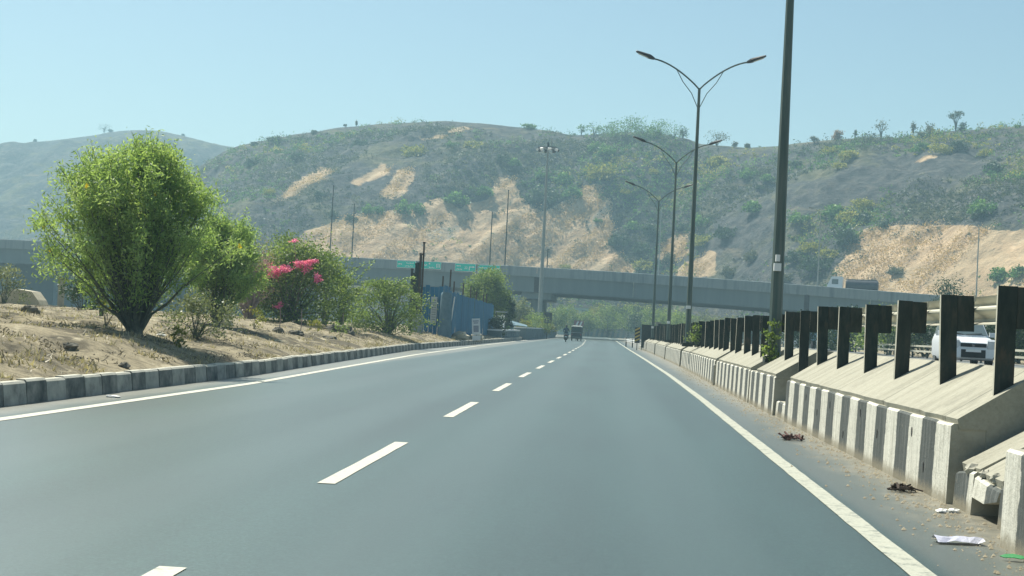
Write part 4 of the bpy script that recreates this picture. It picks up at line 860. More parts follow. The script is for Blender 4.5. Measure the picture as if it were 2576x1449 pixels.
# white hatchback
m_car = M('white_car_paint', [(.72, .74, .76), (.76, .78, .8)], 1, .25, .5); m_cglass = M('car_glass', [(.10, .14, .15), (.14, .18, .19)], 1, .08, .6); m_chrome = M('chrome', [(.6, .6, .6)], 1, .15, .5, metal=1); m_hl = M('headlight_lens', [(.45, .48, .5), (.6, .62, .64)], 6, .15, .6)
def car(name, label, loc, rz):
    t = thing(name, label, 'car', loc, rz)                # faces -Y locally
    secs = [(-1.78, .70, .30, .62, .62), (-1.74, .73, .26, .80, .72), (-1.55, .74, .22, .90, .73), (-1.0, .745, .2, .985, .72), (-.85, .745, .2, 1.02, .71), (.2, .75, .2, 1.04, .71), (1.5, .745, .2, 1.05, .70), (1.72, .73, .24, 1.0, .69), (1.78, .70, .34, .92, .66)]
    mb = MB(); rings = []
    for y_, wd, zb, zt, wt in secs:
        rings.append([(-wd * .92, y_, zb), (wd * .92, y_, zb), (wd, y_, zb + .12), (wd, y_, zt - .16), (wt, y_, zt - .03), (wt * .8, y_, zt), (-wt * .8, y_, zt), (-wt, y_, zt - .03), (-wd, y_, zt - .16), (-wd, y_, zb + .12)])
    mb.loft(rings); obj('body', mb, m_car, t, True, True)
    mb = MB(); rings = []                                   # cabin
    for y_, zt, wb, wt in ((-.92, 1.03, .69, .66), (-.30, 1.60, .70, .56), (-.15, 1.66, .70, .55), (.7, 1.69, .70, .55), (1.45, 1.62, .69, .54), (1.70, 1.0, .68, .62)):
        rings.append([(-wb, y_, .98), (wb, y_, .98), (wt, y_, zt - .03), (wt * .85, y_, zt), (-wt * .85, y_, zt), (-wt, y_, zt - .03)])
    mb.loft(rings); obj('cabin', mb, m_car, t, True, True)
    def quad(nm, pts, mat, off):
        P_ = np.array(pts, float); nn = np.cross(P_[1] - P_[0], P_[2] - P_[0]); nn /= np.linalg.norm(nn); mb = MB(); mb.loft([P_ + nn * off, P_ + nn * .002]); return obj(nm, mb, mat, t, local=True)
    ws = quad('windscreen', [(-.62, -.885, 1.07), (.62, -.885, 1.07), (.52, -.36, 1.555), (-.52, -.36, 1.555)], m_cglass, .012)
    for s_ in (-1, 1):
        quad('side_window', [(s_ * .705, -.55, 1.07), (s_ * .705, .3, 1.07), (s_ * .585, .3, 1.56), (s_ * .585, -.2, 1.54)][::s_], m_cglass, .02); quad('side_window', [(s_ * .705, .38, 1.07), (s_ * .705, 1.3, 1.07), (s_ * .585, 1.2, 1.55), (s_ * .585, .38, 1.56)][::s_], m_cglass, .02)
        mb = MB(); mb.obox((s_ * .58, -1.735, .77), (.13, .03, 0), (0, .06, .03), (0, 0, .13)); obj('headlight', mb, m_hl, t, local=True)
        mb = MB(); mb.obox((s_ * .86, -.62, 1.1), (.1, 0, 0), (0, .05, 0), (0, 0, .08)); mb.tube([(s_ * .72, -.6, 1.05), (s_ * .84, -.62, 1.07)], .02, 5); obj('mirror', mb, m_car, t, local=True)
        for y_ in (-1.15, 1.15):
            mb = MB(); mb.tube([(s_ * .56, y_, .29), (s_ * .735, y_, .29)], .29, 18); wl = obj('wheel', mb, m_rubber, t, local=True); mb = MB(); mb.tube([(s_ * .7, y_, .29), (s_ * .742, y_, .29)], .19, 14); obj('rim', mb, m_chrome, wl, local=True)
        mb = MB(); mb.obox((s_ * .58, -1.755, .36), (.1, 0, 0), (0, .02, 0), (0, 0, .07)); obj('fog_lamp_recess', mb, m_black, t, local=True)
        mb = MB(); mb.tube([(s_ * .05 - .12, -.92, 1.075), (s_ * .05 + .4 * s_, -.86, 1.13)], .012, 4); obj('wiper', mb, m_black, t, local=True)
    mb = MB(); mb.box(-.42, -1.795, .66, .42, -1.72, .78); gl = obj('grille', mb, m_black, t, local=True)
    mb = MB(); mb.box(-.40, -1.803, .30, .40, -1.72, .57); obj('lower_grille', mb, m_black, t, local=True)
    mb = MB(); mb.box(-.25, -1.815, .49, .25, -1.79, .59); obj('number_plate', mb, m_white, t, local=True)
    mb = MB(); pts = [(.045, .76), (-.02, .765), (-.055, .735), (.05, .705), (.02, .675), (-.045, .68)]; mb.tube([(a_, -1.80, b_) for a_, b_ in pts], .011, 5); obj('emblem', mb, m_chrome, gl, local=True)
    return t
q = at(2438, 900, 51); car('white_car', 'white oncoming hatchback seen between the guardrail posts on the right', (q[0], 52, .742), R(-2))
# blue truck and others parked far beyond
q = at(2087, 850, 122); t = thing('blue_truck', 'small blue parked truck seen between posts beyond the opposite carriageway', 'truck', (q[0], 122, .74), R(5)); m_bt = M('blue_truck_paint', [(.02, .08, .14), (.03, .12, .2)], 2, .5, .4)
mb = MB(); mb.box(-.95, -.2, .7, .95, 3.2, 2.1); obj('cargo_box', mb, m_bt, t, local=True); mb = MB(); mb.prism([(-1.9, .6), (-.25, .6), (-.25, 2.15), (-1.2, 2.2), (-1.75, 1.4), (-1.9, 1.2)], -.9, .9, 0, 'x'); cb = obj('cab', mb, m_bt, t, local=True)
mb = MB(); mb.obox((0, -1.5, 1.75), (.78, 0, 0), (0, .24, .4), (0, .02, -.012)); obj('windscreen', mb, m_cglass, cb, local=True)
for s_ in (-1, 1):
    for y_ in (-1.1, 2.3): mb = MB(); mb.tube([(s_ * .65, y_, .4), (s_ * .93, y_, .4)], .4, 14); obj('wheel', mb, m_rubber, t, local=True)

# tanker truck on the flyover
q = at(2102, 722, float(bY(at(2102, 722, 218)[0])) + 4); zt = float(bZ(q[0])) - 1.12
t = thing('tanker_truck', 'tanker truck with a white cab and long dark tank driving over the flyover', 'truck', (q[0], q[1], zt), math.atan2(float(bY(q[0] + 3) - bY(q[0])), 3))
mb = MB(); mb.prism([(-1.2, .5), (1.1, .5), (1.1, 2.85), (.6, 2.95), (-.55, 2.9), (-1.05, 1.8), (-1.2, 1.5)], -1.15, 1.15); cb = obj('cab', mb, m_car, t, local=True)
for y_ in (-1.16,): mb = MB(); mb.box(-.5, y_ - .015, 1.75, .45, y_, 2.5); obj('side_window', mb, m_cglass, cb, local=True)
mb = MB(); mb.obox((-.83, 0, 2.3), (.2, 0, .46), (0, .95, 0), (.03, 0, -.012)); obj('windscreen', mb, m_cglass, cb, local=True)
m_tank = M('tank_paint', [(.035, .04, .05), (.06, .065, .075)], 2, .35, .5)
mb = MB(); mb.tube([(1.5, 0, 1.72), (1.65, 0, 1.72), (6.2, 0, 1.72), (6.35, 0, 1.72)], [.6, .85, .85, .6], 18); obj('tank', mb, m_tank, t, True, True); mb = MB(); mb.box(1.2, -.7, .6, 6.4, .7, .92); obj('chassis', mb, m_black, t, local=True)
mb = MB(); mb.box(1.7, -.3, 2.55, 6.1, .3, 2.63); obj('walkway', mb, m_polefar, t, local=True)
for x_ in (-.2, 2.4, 4.6, 5.7):
    for s_ in (-1, 1): mb = MB(); mb.tube([(x_, s_ * .75, .5), (x_, s_ * 1.1, .5)], .5, 14); obj('wheel', mb, m_rubber, t, local=True)

# ------------------------------------------------------------ rickshaw, scooter, rider
m_rick = M('rickshaw_black', [(.03, .035, .033), (.05, .055, .05)], 3, .5, .4); m_hood = M('rickshaw_hood', [(.34, .37, .33), (.42, .45, .40)], 3, .7, .3); m_canvas = M('rear_window', [(.012, .04, .035), (.02, .06, .05)], 3, .3, .4)
q = at(1449, 855, 176); t = thing('auto_rickshaw', 'dark auto rickshaw with a pale hood driving away beside the scooter', 'auto rickshaw', (q[0], 176, 0), R(-4))
mb = MB(); rings = []
for y_, wd, zb, zt in ((0, .60, .34, 1.02), (.15, .66, .3, 1.06), (.9, .66, .28, 1.0), (1.0, .64, .28, .62), (1.7, .55, .28, .6), (1.8, .5, .3, 1.0), (2.3, .34, .34, .95), (2.45, .2, .4, .75)): rings.append([(-wd, y_, zb), (wd, y_, zb), (wd, y_, zt - .08), (wd * .9, y_, zt), (-wd * .9, y_, zt), (-wd, y_, zt - .08)])
mb.loft(rings); bd = obj('body', mb, m_rick, t, local=True)
mb = MB(); rings = []
for y_, zt in ((-.02, 1.78), (.1, 1.82), (.9, 1.84), (1.75, 1.82), (1.95, 1.78)): rings.append([(-.62, y_, 1.69), (.62, y_, 1.69), (.60, y_, zt - .08), (.48, y_, zt), (-.48, y_, zt), (-.60, y_, zt - .08)])
mb.loft(rings); obj('hood', mb, m_hood, t, local=True)
mb = MB(); mb.box(-.62, .02, 1.063, .62, .06, 1.685); rw = obj('rear_panel', mb, m_rick, t, local=True); mb = MB(); mb.box(-.44, .002, 1.14, .44, .017, 1.5); obj('rear_window', mb, m_canvas, rw, local=True)
for s_ in (-1, 1): mb = MB(); mb.tube([(s_ * .6, .1, 1.05), (s_ * .6, .1, 1.69)], .03, 5); mb.tube([(s_ * .55, 1.85, .9), (s_ * .58, 1.85, 1.69)], .03, 5); obj('pillar', mb, m_rick, t, local=True)
mb = MB(); mb.box(-.64, -.03, .98, .64, -.005, 1.03); mb.box(-.5, -.03, .45, .5, -.005, .5); obj('trim', mb, m_polefar, t, local=True)
m_tail = M('tail_lamp', [(.35, .03, .02)], 3, .3, .4)
for s_ in (-1, 1):
    mb = MB(); mb.box(s_ * .52 - .06, -.035, .72, s_ * .52 + .06, -.006, .84); obj('tail_lamp', mb, m_tail, t, local=True)
    mb = MB(); mb.tube([(s_ * .5, .45, .22), (s_ * .6, .45, .22)], .22, 14); obj('wheel', mb, m_rubber, t, local=True)
mb = MB(); mb.tube([(-.05, 2.25, .22), (.05, 2.25, .22)], .22, 14); obj('wheel', mb, m_rubber, t, local=True)
mb = MB(); mb.box(-.035, -.01, .06, .035, .03, .34); obj('mud_flap', mb, m_black, t, local=True)

q = at(1423, 858, 158); SX, SY = q[0], 158
t = thing('scooter', 'dark scooter ridden away from the camera left of the rickshaw', 'scooter', (SX, SY, 0), R(2))
mb = MB(); rings = []
for y_, wd, zb, zt in ((-.1, .10, .5, .72), (0, .2, .42, .80), (.3, .24, .36, .82), (.7, .2, .34, .74), (.78, .16, .2, .34), (1.1, .17, .2, .3)): rings.append([(-wd, y_, zb), (wd, y_, zb), (wd, y_, zt - .06), (wd * .7, y_, zt), (-wd * .7, y_, zt), (-wd, y_, zt - .06)])
mb.loft(rings); obj('body', mb, m_rick, t, local=True)
mb = MB(); mb.box(-.17, -.05, .822, .17, .72, .88); obj('seat', mb, m_black, t, local=True)
mb = MB(); mb.prism([(1.12, .28), (1.2, .28), (1.3, .95), (1.22, .98)], -.2, .2, 0, 'x'); obj('front_shield', mb, m_rick, t, local=True)
mb = MB(); mb.tube([(-.34, 1.12, 1.03), (-.2, 1.2, 1.06), (.2, 1.2, 1.06), (.34, 1.12, 1.03)], .02, 6); mb.tube([(0, 1.2, 1.05), (0, 1.32, .3)], .03, 6); obj('handlebar', mb, m_steel_dk, t, local=True)
for y_ in (.1, 1.35): mb = MB(); mb.tube([(-.055, y_, .23), (.055, y_, .23)], .23, 16); obj('wheel', mb, m_rubber, t, local=True)
mb = MB(); mb.box(-.09, -.12, .66, .09, -.1, .74); obj('tail_lamp', mb, m_tail, t, local=True); mb = MB(); mb.box(-.12, -.14, .5, .12, -.12, .6); obj('number_plate', mb, m_white, t, local=True); mb = MB(); mb.box(-.2, -.16, .81, .2, -.06, .9); obj('grab_rail', mb, m_polefar, t, local=True)
# rider: one continuous skinned body
jt = {'pel': (0, .35, .93, .17), 'sp': (0, .36, 1.15, .16), 'ch': (0, .4, 1.36, .18), 'nk': (0, .43, 1.52, .065), 'hd': (0, .46, 1.66, .10), 'ht': (0, .46, 1.76, .08),
      'ls': (-.19, .4, 1.43, .075), 'le': (-.30, .62, 1.22, .052), 'lh': (-.33, 1.0, 1.10, .04), 'rs': (.19, .4, 1.43, .075), 're': (.30, .62, 1.22, .052), 'rh': (.33, 1.0, 1.10, .04),
      'lk': (-.22, .78, .86, .075), 'la': (-.2, .82, .42, .05), 'lt': (-.2, .98, .36, .045), 'rk': (.22, .78, .86, .075), 'ra': (.2, .82, .42, .05), 'rt': (.2, .98, .36, .045)}
nm = list(jt); ed = [('pel', 'sp'), ('sp', 'ch'), ('ch', 'nk'), ('nk', 'hd'), ('hd', 'ht'), ('ch', 'ls'), ('ls', 'le'), ('le', 'lh'), ('ch', 'rs'), ('rs', 're'), ('re', 'rh'), ('pel', 'lk'), ('lk', 'la'), ('la', 'lt'), ('pel', 'rk'), ('rk', 'ra'), ('ra', 'rt')]
me = bpy.data.meshes.new('person'); me.from_pydata([jt[a_][:3] for a_ in nm], [(nm.index(a_), nm.index(b_)) for a_, b_ in ed], []); me.update()
m_cloth = M('navy_cloth', [(.02, .045, .075), (.035, .07, .11)], 8, .9, .2); me.materials.append(m_cloth)
per = bpy.data.objects.new('person', me); COL.objects.link(per); per.location = (SX, SY, 0)
sk = per.modifiers.new('skin', 'SKIN'); per.modifiers.new('sub', 'SUBSURF').levels = 1; per.modifiers[-1].render_levels = 2
for i, a_ in enumerate(nm): me.skin_vertices[0].data[i].radius = (jt[a_][3],) * 2; me.skin_vertices[0].data[i].use_root = a_ == 'pel'
tag(per, 'person in dark navy clothes riding the scooter, seen from behind', 'person')
mb = MB(); mb.sphere((0, .46, 1.70), (.125, .14, .135), 12, 8); obj('helmet', mb, m_black, per, True, True)

# ------------------------------------------------------------ blue sheet enclosure on the left
en = thing('blue_enclosure', 'enclosure of tall blue metal sheets standing at the left roadside', 'fence', (-10.2, 92, .4))
def zl(x, y): return float(zleft(x, y))
k = 0
for i in range(38):
    y0 = 92 + i * 1.08; jx_ = random.uniform(-.03, .03); x0 = -10.22 + jx_; h_ = 3.15 + random.uniform(-.07, .07) + (.28 if i < 3 else 0) - .006 * i; z0 = .3; mb = MB()
    rings = []
    for q_ in range(9):
        yq = y0 + 1.06 * q_ / 8; o_ = .03 if q_ % 2 else 0
        rings.append([(x0 + o_, yq, z0), (x0 + o_ + .008, yq, z0), (x0 + o_ + .008, yq, z0 + h_), (x0 + o_, yq, z0 + h_)])
    mb.loft(rings); obj('sheet', mb, m_blue, en)
for i in range(6):
    x0 = -11.96 + i * .285; mb = MB(); h_ = 3.3 + random.uniform(-.1, .1); o_ = .02 * (i % 2)
    mb.box(x0, 91.9 + o_, .25, x0 + .27, 91.93 + o_, h_ + .3); obj('sheet', mb, m_blue, en)
for yb, hh_ in ((92.6, 4.3), (97, 4.9), (99.5, 4.2), (106, 4.3), (112, 4.25), (117, 4.0), (124, 4.0), (127, 4.1)):
    mb = MB(); mb.tube([(-10.45, yb, .2), (-10.4, yb, hh_)], .055, 6); obj('rod', mb, m_rust, en)
q = at(1121, 800, 91.5); mb = MB(); rings = []
for z_, r_ in ((.3, .42), (1.2, .40), (2.4, .38), (3.1, .36), (3.25, .3)): rings.append([(q[0] + r_ * math.cos(a_) * (1 + .08 * math.sin(5 * a_)), 91.4 + .3 * math.sin(a_), z_) for a_ in np.linspace(0, 2 * math.pi, 15)[:-1]])
mb.loft(rings); obj_at('tarpaulin', mb, m_tarp, (0, 0, 0), 'pale blue tarpaulin roll standing upright against the blue sheets', 'tarpaulin')
q = at(1090, 790, 91.6); mb = MB(); mb.box(-.19, -.03, 1.3, .19, .03, 2.95); nb = obj_at('notice_board', mb, M('notice_face', [(.4, .43, .42), (.55, .57, .55)], 7, .8, .2), (q[0], 91.75, 0), 'narrow pale notice board hanging on the blue enclosure', 'notice board')
mb = MB(); 
for k in range(9): mb.box(-.13, -.036, 1.5 + k * .15, .13, -.031, 1.56 + k * .15)
obj('print', mb, m_polefar, nb, local=True)
q = at(1138, 790, 91.7); mb = MB(); mb.tube([(q[0] - .1, 91.5, .9), (q[0] + .12, 91.4, 3.0)], .045, 6); obj_at('white_pole', mb, m_white, (0, 0, 0), 'white pole leaning beside the pale blue tarpaulin roll', 'pole')
# leaning white sign
q = at(1199, 848, 96); t = thing('leaning_sign', 'white sign board leaning by the kerb in front of the blue sheets', 'sign', (q[0], 96, .3), R(0)); t.rotation_euler = (R(-6), R(-5), 0)
mb = MB(); mb.box(-.27, -.02, .38, .27, .02, 1.45); bo = obj('board', mb, m_white, t, local=True)
m_faint = M('faded_print', [(.25, .26, .32), (.4, .4, .45)], 14, .8, .2); mb = MB(); mb.box(-.17, -.028, .55, .17, -.021, .98); mb.box(-.19, -.028, 1.25, .19, -.021, 1.32); mb.box(-.15, -.028, 1.12, .15, -.021, 1.19); obj('print', mb, m_faint, bo, local=True)
mb = MB(); mb.box(-.27, -.02, .0, .27, .02, .33); obj('lower_board', mb, m_white, t, local=True); mb = MB(); mb.tube([(0, .05, -.05), (0, .05, 1.4)], .03, 5); obj('post', mb, m_steel_dk, t, local=True)
for k, (px, Y, r_) in enumerate(((1160, 95, (.55, .4, .35)), (1200, 99, (.45, .35, .3)))): q = at(px, 835, Y); rock(('cream sack heap at the foot of the blue sheets', 'smaller cream sack heap behind the leaning sign')[k], (q[0], Y, .5), r_, m_pale_rock, 'sack_heap', 'sacks', 70 + k)
# dark steel posts
st_ = thing('steel_post_bundle', 'group of dark steel posts of stepped heights rising beside the blue enclosure', 'posts', gp(1042, 88, 845))
for k, (px, w_, top) in enumerate(((1028, .06, 679), (1033, .05, 690), (1038, .06, 666), (1042.5, .05, 664), (1047, .045, 640), (1050, .035, 641), (1055, .05, 612))):
    b_ = at(px, 845, 88 + .15 * k); tp = at(px + 1, top, 88 + .15 * k); mb = MB(); mb.box(b_[0] - w_, 88 + .15 * k, .3, b_[0] + w_, 88 + .15 * k + .12, tp[2]); mb.box(b_[0] - w_ - .02, 87.98 + .15 * k, tp[2], b_[0] + w_ + .02, 88.14 + .15 * k, tp[2] + .1); obj('post', mb, m_rust if px > 1045 else m_steel_dk, st_)
mb = MB()
c_ = at(1049, 845, 87)
for k in range(9): mb.box(c_[0] - .35, 87, .35 + k * .16, c_[0] + .3, 87.05 + .03 * (k % 2), .5 + k * .16)
o = obj('slatted_panel', mb, m_polefar); tag(o, 'low pale slatted panel at the foot of the dark steel posts', 'panel')
# trees and clutter behind the enclosure
def rtree(name, label, px, Y, w_, z0, z1, mat, zb=.3, leaf=.2, nc=60, per=60, group=None):
    q = at(px, 830, Y); base = np.array([q[0], Y, zb]); g = np.random.default_rng(int(px * 7 + Y)); t = thing(name, label, 'tree', base, 0, group)
    mb = MB(); mb.tube([(0, 0, -.2), (.05, 0, z0), (0, 0, (z0 + z1) / 2)], [.06 * w_ / 2 + .06, .05 * w_ / 2 + .04, .04], 7)
    for k in range(6): a_ = g.random() * 6.28; mb.tube([(.03, 0, z0 * .8), (w_ * .2 * math.cos(a_), w_ * .2 * math.sin(a_), z0 + (z1 - z0) * .3), (w_ * .38 * math.cos(a_), w_ * .38 * math.sin(a_), z0 + (z1 - z0) * .65)], [.05, .035, .012], 5)
    obj('trunk', mb, m_stem, t, local=True)
    C = g.normal(size=(nc, 3)); C /= np.linalg.norm(C, axis=1, keepdims=True); C *= (.55 + .45 * g.random(nc))[:, None]
    C = C * np.array([w_ / 2, w_ / 2, (z1 - z0) / 2]) * .88 + np.array([0, 0, (z0 + z1) / 2]); P = (C[:, None] + g.normal(size=(nc, per, 3)) * .06 * w_).reshape(-1, 3)
    tt = np.clip(np.repeat(g.random(nc) * .6, per) + g.random(nc * per) * .45, 0, 1)
    foliage('crown', P, leaf * (.7 + .6 * g.random(len(P))), leaf * .6, mat, t, tint=tt, local=True, g=g); return t
rtree('round_tree', 'round leafy green tree rising behind the right end of the blue enclosure', 1221, 141, 5.0, 1.3, 6.6, m_lf_mid, .5, .2, 120, 110)
rtree('dark_tree', 'dark lower foliage at the right end of the blue enclosure', 1270, 143, 2.2, .3, 4.5, m_lf_dk, .4, .2, 60, 60)
rtree('feathery_tree', 'grey-green feathery tree left of the high mast under the flyover', 1300, 190, 4.2, 1.2, 5.0, m_lf_gr, .3, .25, 50, 60)
for k, (px, Y, rx_, h_, mt, lab) in enumerate(((1250, 128, .8, 1.7, m_lf_dk, 'dark weeds at the kerb right of the blue enclosure'), (1268, 140, .6, 1.0, m_lf_mid, 'green weeds before the concrete trough'), (1318, 170, 1.1, 1.5, m_lf_ye, 'bright yellow-green bush on the concrete trough'), (1345, 186, 1.7, 2.6, m_lf_mid, 'broad green bush at the foot of the high mast'), (1375, 192, 1.1, 1.9, m_lf_ye, 'light green bush right of the high mast'), (1335, 200, 2.0, 2.5, m_lf_mid, 'green bush under the flyover left of the mast'))):
    q = at(px, 840, Y); bush('roadside_bush', lab, 'shrub', (q[0], Y, .5 if k > 1 else .3), rx_, rx_ * .8, h_, mt, 34, 40, .2, stems=6)
t = thing('notice_stand', 'small roofed stand with a white notice at the right end of the blue enclosure', 'notice stand', at(1258, 848, 136) * [1, 1, 0] + [0, 0, .3])
mb = MB(); mb.box(-.55, -.3, 2.3, .55, .3, 2.4); obj('roof', mb, m_polefar, t, local=True); mb = MB(); mb.box(-.32, -.04, .9, .34, .0, 2.0); obj('board', mb, m_white, t, local=True)
for s_ in (-.45, .45): mb = MB(); mb.tube([(s_, 0, -.1), (s_, 0, 2.3)], .04, 5); obj('post', mb, m_steel_dk, t, local=True)
def road_wall(label, x0, y0, x1, y1, zt, zb, name='roadside_wall'):
    t = thing(name, label, 'wall', (x0, y0, 0)); d = np.array([x1 - x0, y1 - y0]); L_ = np.linalg.norm(d); d /= L_; nn = np.array([-d[1], d[0]])
    def blk(nm, m_, o0, o1, z0_, z1_, mat_):
        mb = MB(); A_ = [np.array([x0, y0]) + nn * o_ - d * m_ for o_ in (o0, o1)]; B_ = [np.array([x1, y1]) + nn * o_ + d * m_ for o_ in (o0, o1)]
        mb.loft([[(*A_[0], z0_), (*A_[1], z0_), (*A_[1], z1_), (*A_[0], z1_)], [(*B_[0], z0_), (*B_[1], z0_), (*B_[1], z1_), (*B_[0], z1_)]]); return obj(nm, mb, mat_, t)
    blk('wall_body', 0, 0, 1.2, zb, zt - .13, m_conc_dk2); blk('coping', .05, -.05, 1.25, zt - .128, zt, m_white)
    k_ = 2.0
    while k_ < L_ - .5:
        c_ = np.array([x0, y0]) + d * k_; mb = MB(); mb.obox((c_[0] - nn[0] * .02, c_[1] - nn[1] * .02, (zb + zt - .2) / 2), (d[0] * .12, d[1] * .12, 0), (nn[0] * .035, nn[1] * .035, 0), (0, 0, (zt - .2 - zb) / 2)); obj('pilaster', mb, m_conc_dk, t); k_ += 3.5
road_wall('low concrete trough with a white coping right of the blue enclosure', -8.95, 127, -8.78, 151, 1.04, .0)
road_wall('taller dark planter wall with a white coping along the left road edge', -8.35, 154.5, -7.85, 200, 1.36, -.05)
road_wall('small far wall with a white coping just left of the scooter', -7.75, 205, -8.1, 240, 1.2, -.05)
mb = MB(); c_ = at(1290, 820, 160); mb.add([(-1.8, 0, 1.2), (1.6, 0, .95), (1.4, 2.5, 1.1), (-2.0, 2.5, 1.9)], [(0, 1, 2, 3)]); mb.add([(-1.8, 0, 1.15), (1.6, 0, .9), (1.4, 2.5, 1.05), (-2.0, 2.5, 1.85)], [(3, 2, 1, 0)]); mb.add([(-1.8, 0, 1.2), (1.6, 0, .95), (1.6, 0, .9), (-1.8, 0, 1.15)], [(0, 1, 2, 3)])
obj_at('tarpaulin', mb, m_tarp, (c_[0], 160, .5), 'sloping pale blue tarpaulin roof behind the concrete trough', 'tarpaulin')
q = at(1383, 850, 188); t = thing('dark_board', 'plain dark board on a post right of the high mast foot', 'board', (q[0] - .4, 188, 0)); mb = MB(); mb.box(-.55, 0, 2.0, .55, .08, 3.4); obj('board', mb, m_lamp, t, local=True); mb = MB(); mb.tube([(0, .12, -.1), (0, .12, 3.2)], .06, 6); obj('post', mb, m_steel_dk, t, local=True)

# far side of the bend under the flyover
t = thing('bend_wall', 'low wall with black and white slanting stripes round the far bend', 'wall', (at(1520, 845, 335)[0], 335, 0), R(0))
mb = MB(); mb.box(-5.2, 0, -.1, 4.6, .4, 1.9); obj('wall_body', mb, m_conc_dk, t, local=True)
for k in range(8):
    mb = MB(); x_ = -5.1 + k * 1.2; A = [(x_, -.03, .05), (x_ + .6, -.03, .05), (x_ + .95, -.03, 1.88), (x_ + .35, -.03, 1.88)]; mb.loft([A, [(a_, -.003, c_) for a_, _, c_ in A]]); obj('stripe', mb, m_conc, t, local=True)
t = thing('chevron_board', 'red and white slanting chevron board above the rickshaw at the bend', 'road sign', (at(1456, 820, 300)[0], 300, 0)); m_red = M('dull_red', [(.22, .09, .08), (.3, .12, .1)], 4, .7, .3)
mb = MB(); mb.box(-1.0, 0, 2.2, 1.0, .1, 3.3); obj('board', mb, m_red, t, local=True)
for k in range(2):
    x_ = -.7 + k * .75; mb = MB(); A = [(x_, -.03, 2.25), (x_ + .35, -.03, 2.25), (x_ + .7, -.03, 3.1), (x_ + .35, -.03, 3.1)]; mb.loft([A, [(a_, -.003, c_) for a_, _, c_ in A]]); obj('stripe', mb, m_white, t, local=True)
for s_ in (-.7, .7): mb = MB(); mb.tube([(s_, .16, -.1), (s_, .16, 3.0)], .08, 6); obj('post', mb, m_steel_dk, t, local=True)
t = thing('bend_railing', 'grey railing right of the slanting striped wall at the bend', 'railing', (at(1590, 845, 320)[0], 320, 0))
for z_ in (.5, .95, 1.4): mb = MB(); mb.box(-3.6, -.04, z_, 4.2, .04, z_ + .14); obj('rail', mb, m_polefar, t, local=True)
for k in range(6): mb = MB(); mb.box(-3.6 + k * 1.5, .045, -.1, -3.5 + k * 1.5, .12, 1.6); obj('post', mb, m_polefar, t, local=True)
G2 = 'trees beyond the flyover'
for k, (px, Y, w_, z1, mt, lab) in enumerate(((1398, 300, 6, 6.5, m_lf_mid, 'green tree right of the high mast under the flyover'), (1425, 330, 7, 7.2, m_lf_mid, 'broad green tree below the pale green house'), (1452, 352, 7, 6.0, m_lf_ye, 'yellow-green tree above the rickshaw'), (1480, 330, 6.5, 6.2, m_lf_mid, 'mid green tree right of the rickshaw at the bend'), (1503, 360, 6.5, 8.2, m_lf_ye, 'light green tree behind the slanting striped wall'),
                                                 (1528, 335, 7, 7.8, m_lf_mid, 'leafy tree behind the right end of the slanting striped wall'), (1548, 350, 6, 8.8, m_lf_dk, 'tall dark tree under the flyover, left of the farthest lamp'), (1580, 330, 7, 7.6, m_lf_mid, 'green tree above the bend railing'), (1612, 320, 7.5, 7.6, m_lf_dk, 'dark green tree left of the farthest double lamp pole'),
                                                 (1645, 300, 7, 7.2, m_lf_mid, 'green tree behind the farthest double lamp pole'), (1685, 290, 7, 6.8, m_lf_mid, 'green tree behind the second whole lamp pole'), (1725, 285, 7, 6.4, m_lf_mid, 'green tree behind the tallest whole lamp pole'), (1770, 280, 7, 5.8, m_lf_gr, 'grey-green tree right of the tallest whole lamp pole'), (1825, 270, 8, 5.4, m_lf_gr, 'grey-green tree under the flyover near the thick pole'), (1890, 262, 8, 5.0, m_lf_dk, 'dark tree under the flyover just left of the thick pole'))):
    rtree('roadside_tree', lab, px, Y, w_, .8, z1, mt, 0, .34, 60, 46, G2)
q = at(1447, 790, 366); t = thing('house', 'small pale green house among the trees seen under the flyover', 'house', (q[0], 366, 0)); m_mint = M('mint_wall', [(.32, .44, .40), (.4, .52, .47)], 1, .8, .2)
mb = MB(); mb.box(-4, 0, 0, 3.2, 5, 6.9); obj('wall', mb, m_mint, t, local=True); mb = MB(); mb.box(-4.3, -.3, 6.9, 3.5, 5.3, 7.15); obj('roof', mb, m_conc, t, local=True)
for x_ in (-3, -.6, 1.6): mb = MB(); mb.box(x_, -.03, 5.0, x_ + 1.2, .0, 6.3); obj('window', mb, m_green if x_ < -2 else m_cglass, t, local=True)

# ------------------------------------------------------------ scrub on the hills
def hill_hit(px, py):
    r = ray(px, py); u = r[0] / r[1]; e = r[2] / r[1]; sp = np.linspace(0.01, 1.0, 400); z, X_, Y_ = hill_z(np.full(400, u), sp); d = z - (EYE + e * Y_)
    k = np.where(d >= 0)[0]; k = k[0] if len(k) else 399
    return np.array([X_[k], Y_[k], z[k]])
def scrub_mesh(name, g, mat, nc, per, leaf, flat=1.0):
    C = g.normal(size=(nc, 3)); C /= np.linalg.norm(C, axis=1, keepdims=True); C[:, 2] = np.abs(C[:, 2]) * .95 * flat; C *= (.45 + .5 * g.random(nc))[:, None]
    P = (C[:, None] + g.normal(size=(nc, per, 3)) * .14).reshape(-1, 3); P[:, 2] = np.maximum(P[:, 2], -.05)
    V, Fq = leaf_quads(P, leaf * (.7 + .6 * g.random(len(P))), leaf * .65, 0, g); tt = np.clip(np.repeat(g.random(nc) * .5, per) + .5 * g.random(nc * per), 0, 1)
    o = raw(name, V, Fq, mat, attr={'tint': np.repeat(tt, 4)}); me = o.data; bpy.data.objects.remove(o); return me
g = np.random.default_rng(11)
PROT = {c: [scrub_mesh('hill_bush', g, mt, 34, 26, .2) for _ in range(4)] for c, mt in (('y', m_hs_y), ('g', m_hs_g), ('d', m_lf_dk), ('r', m_hs_gr))}
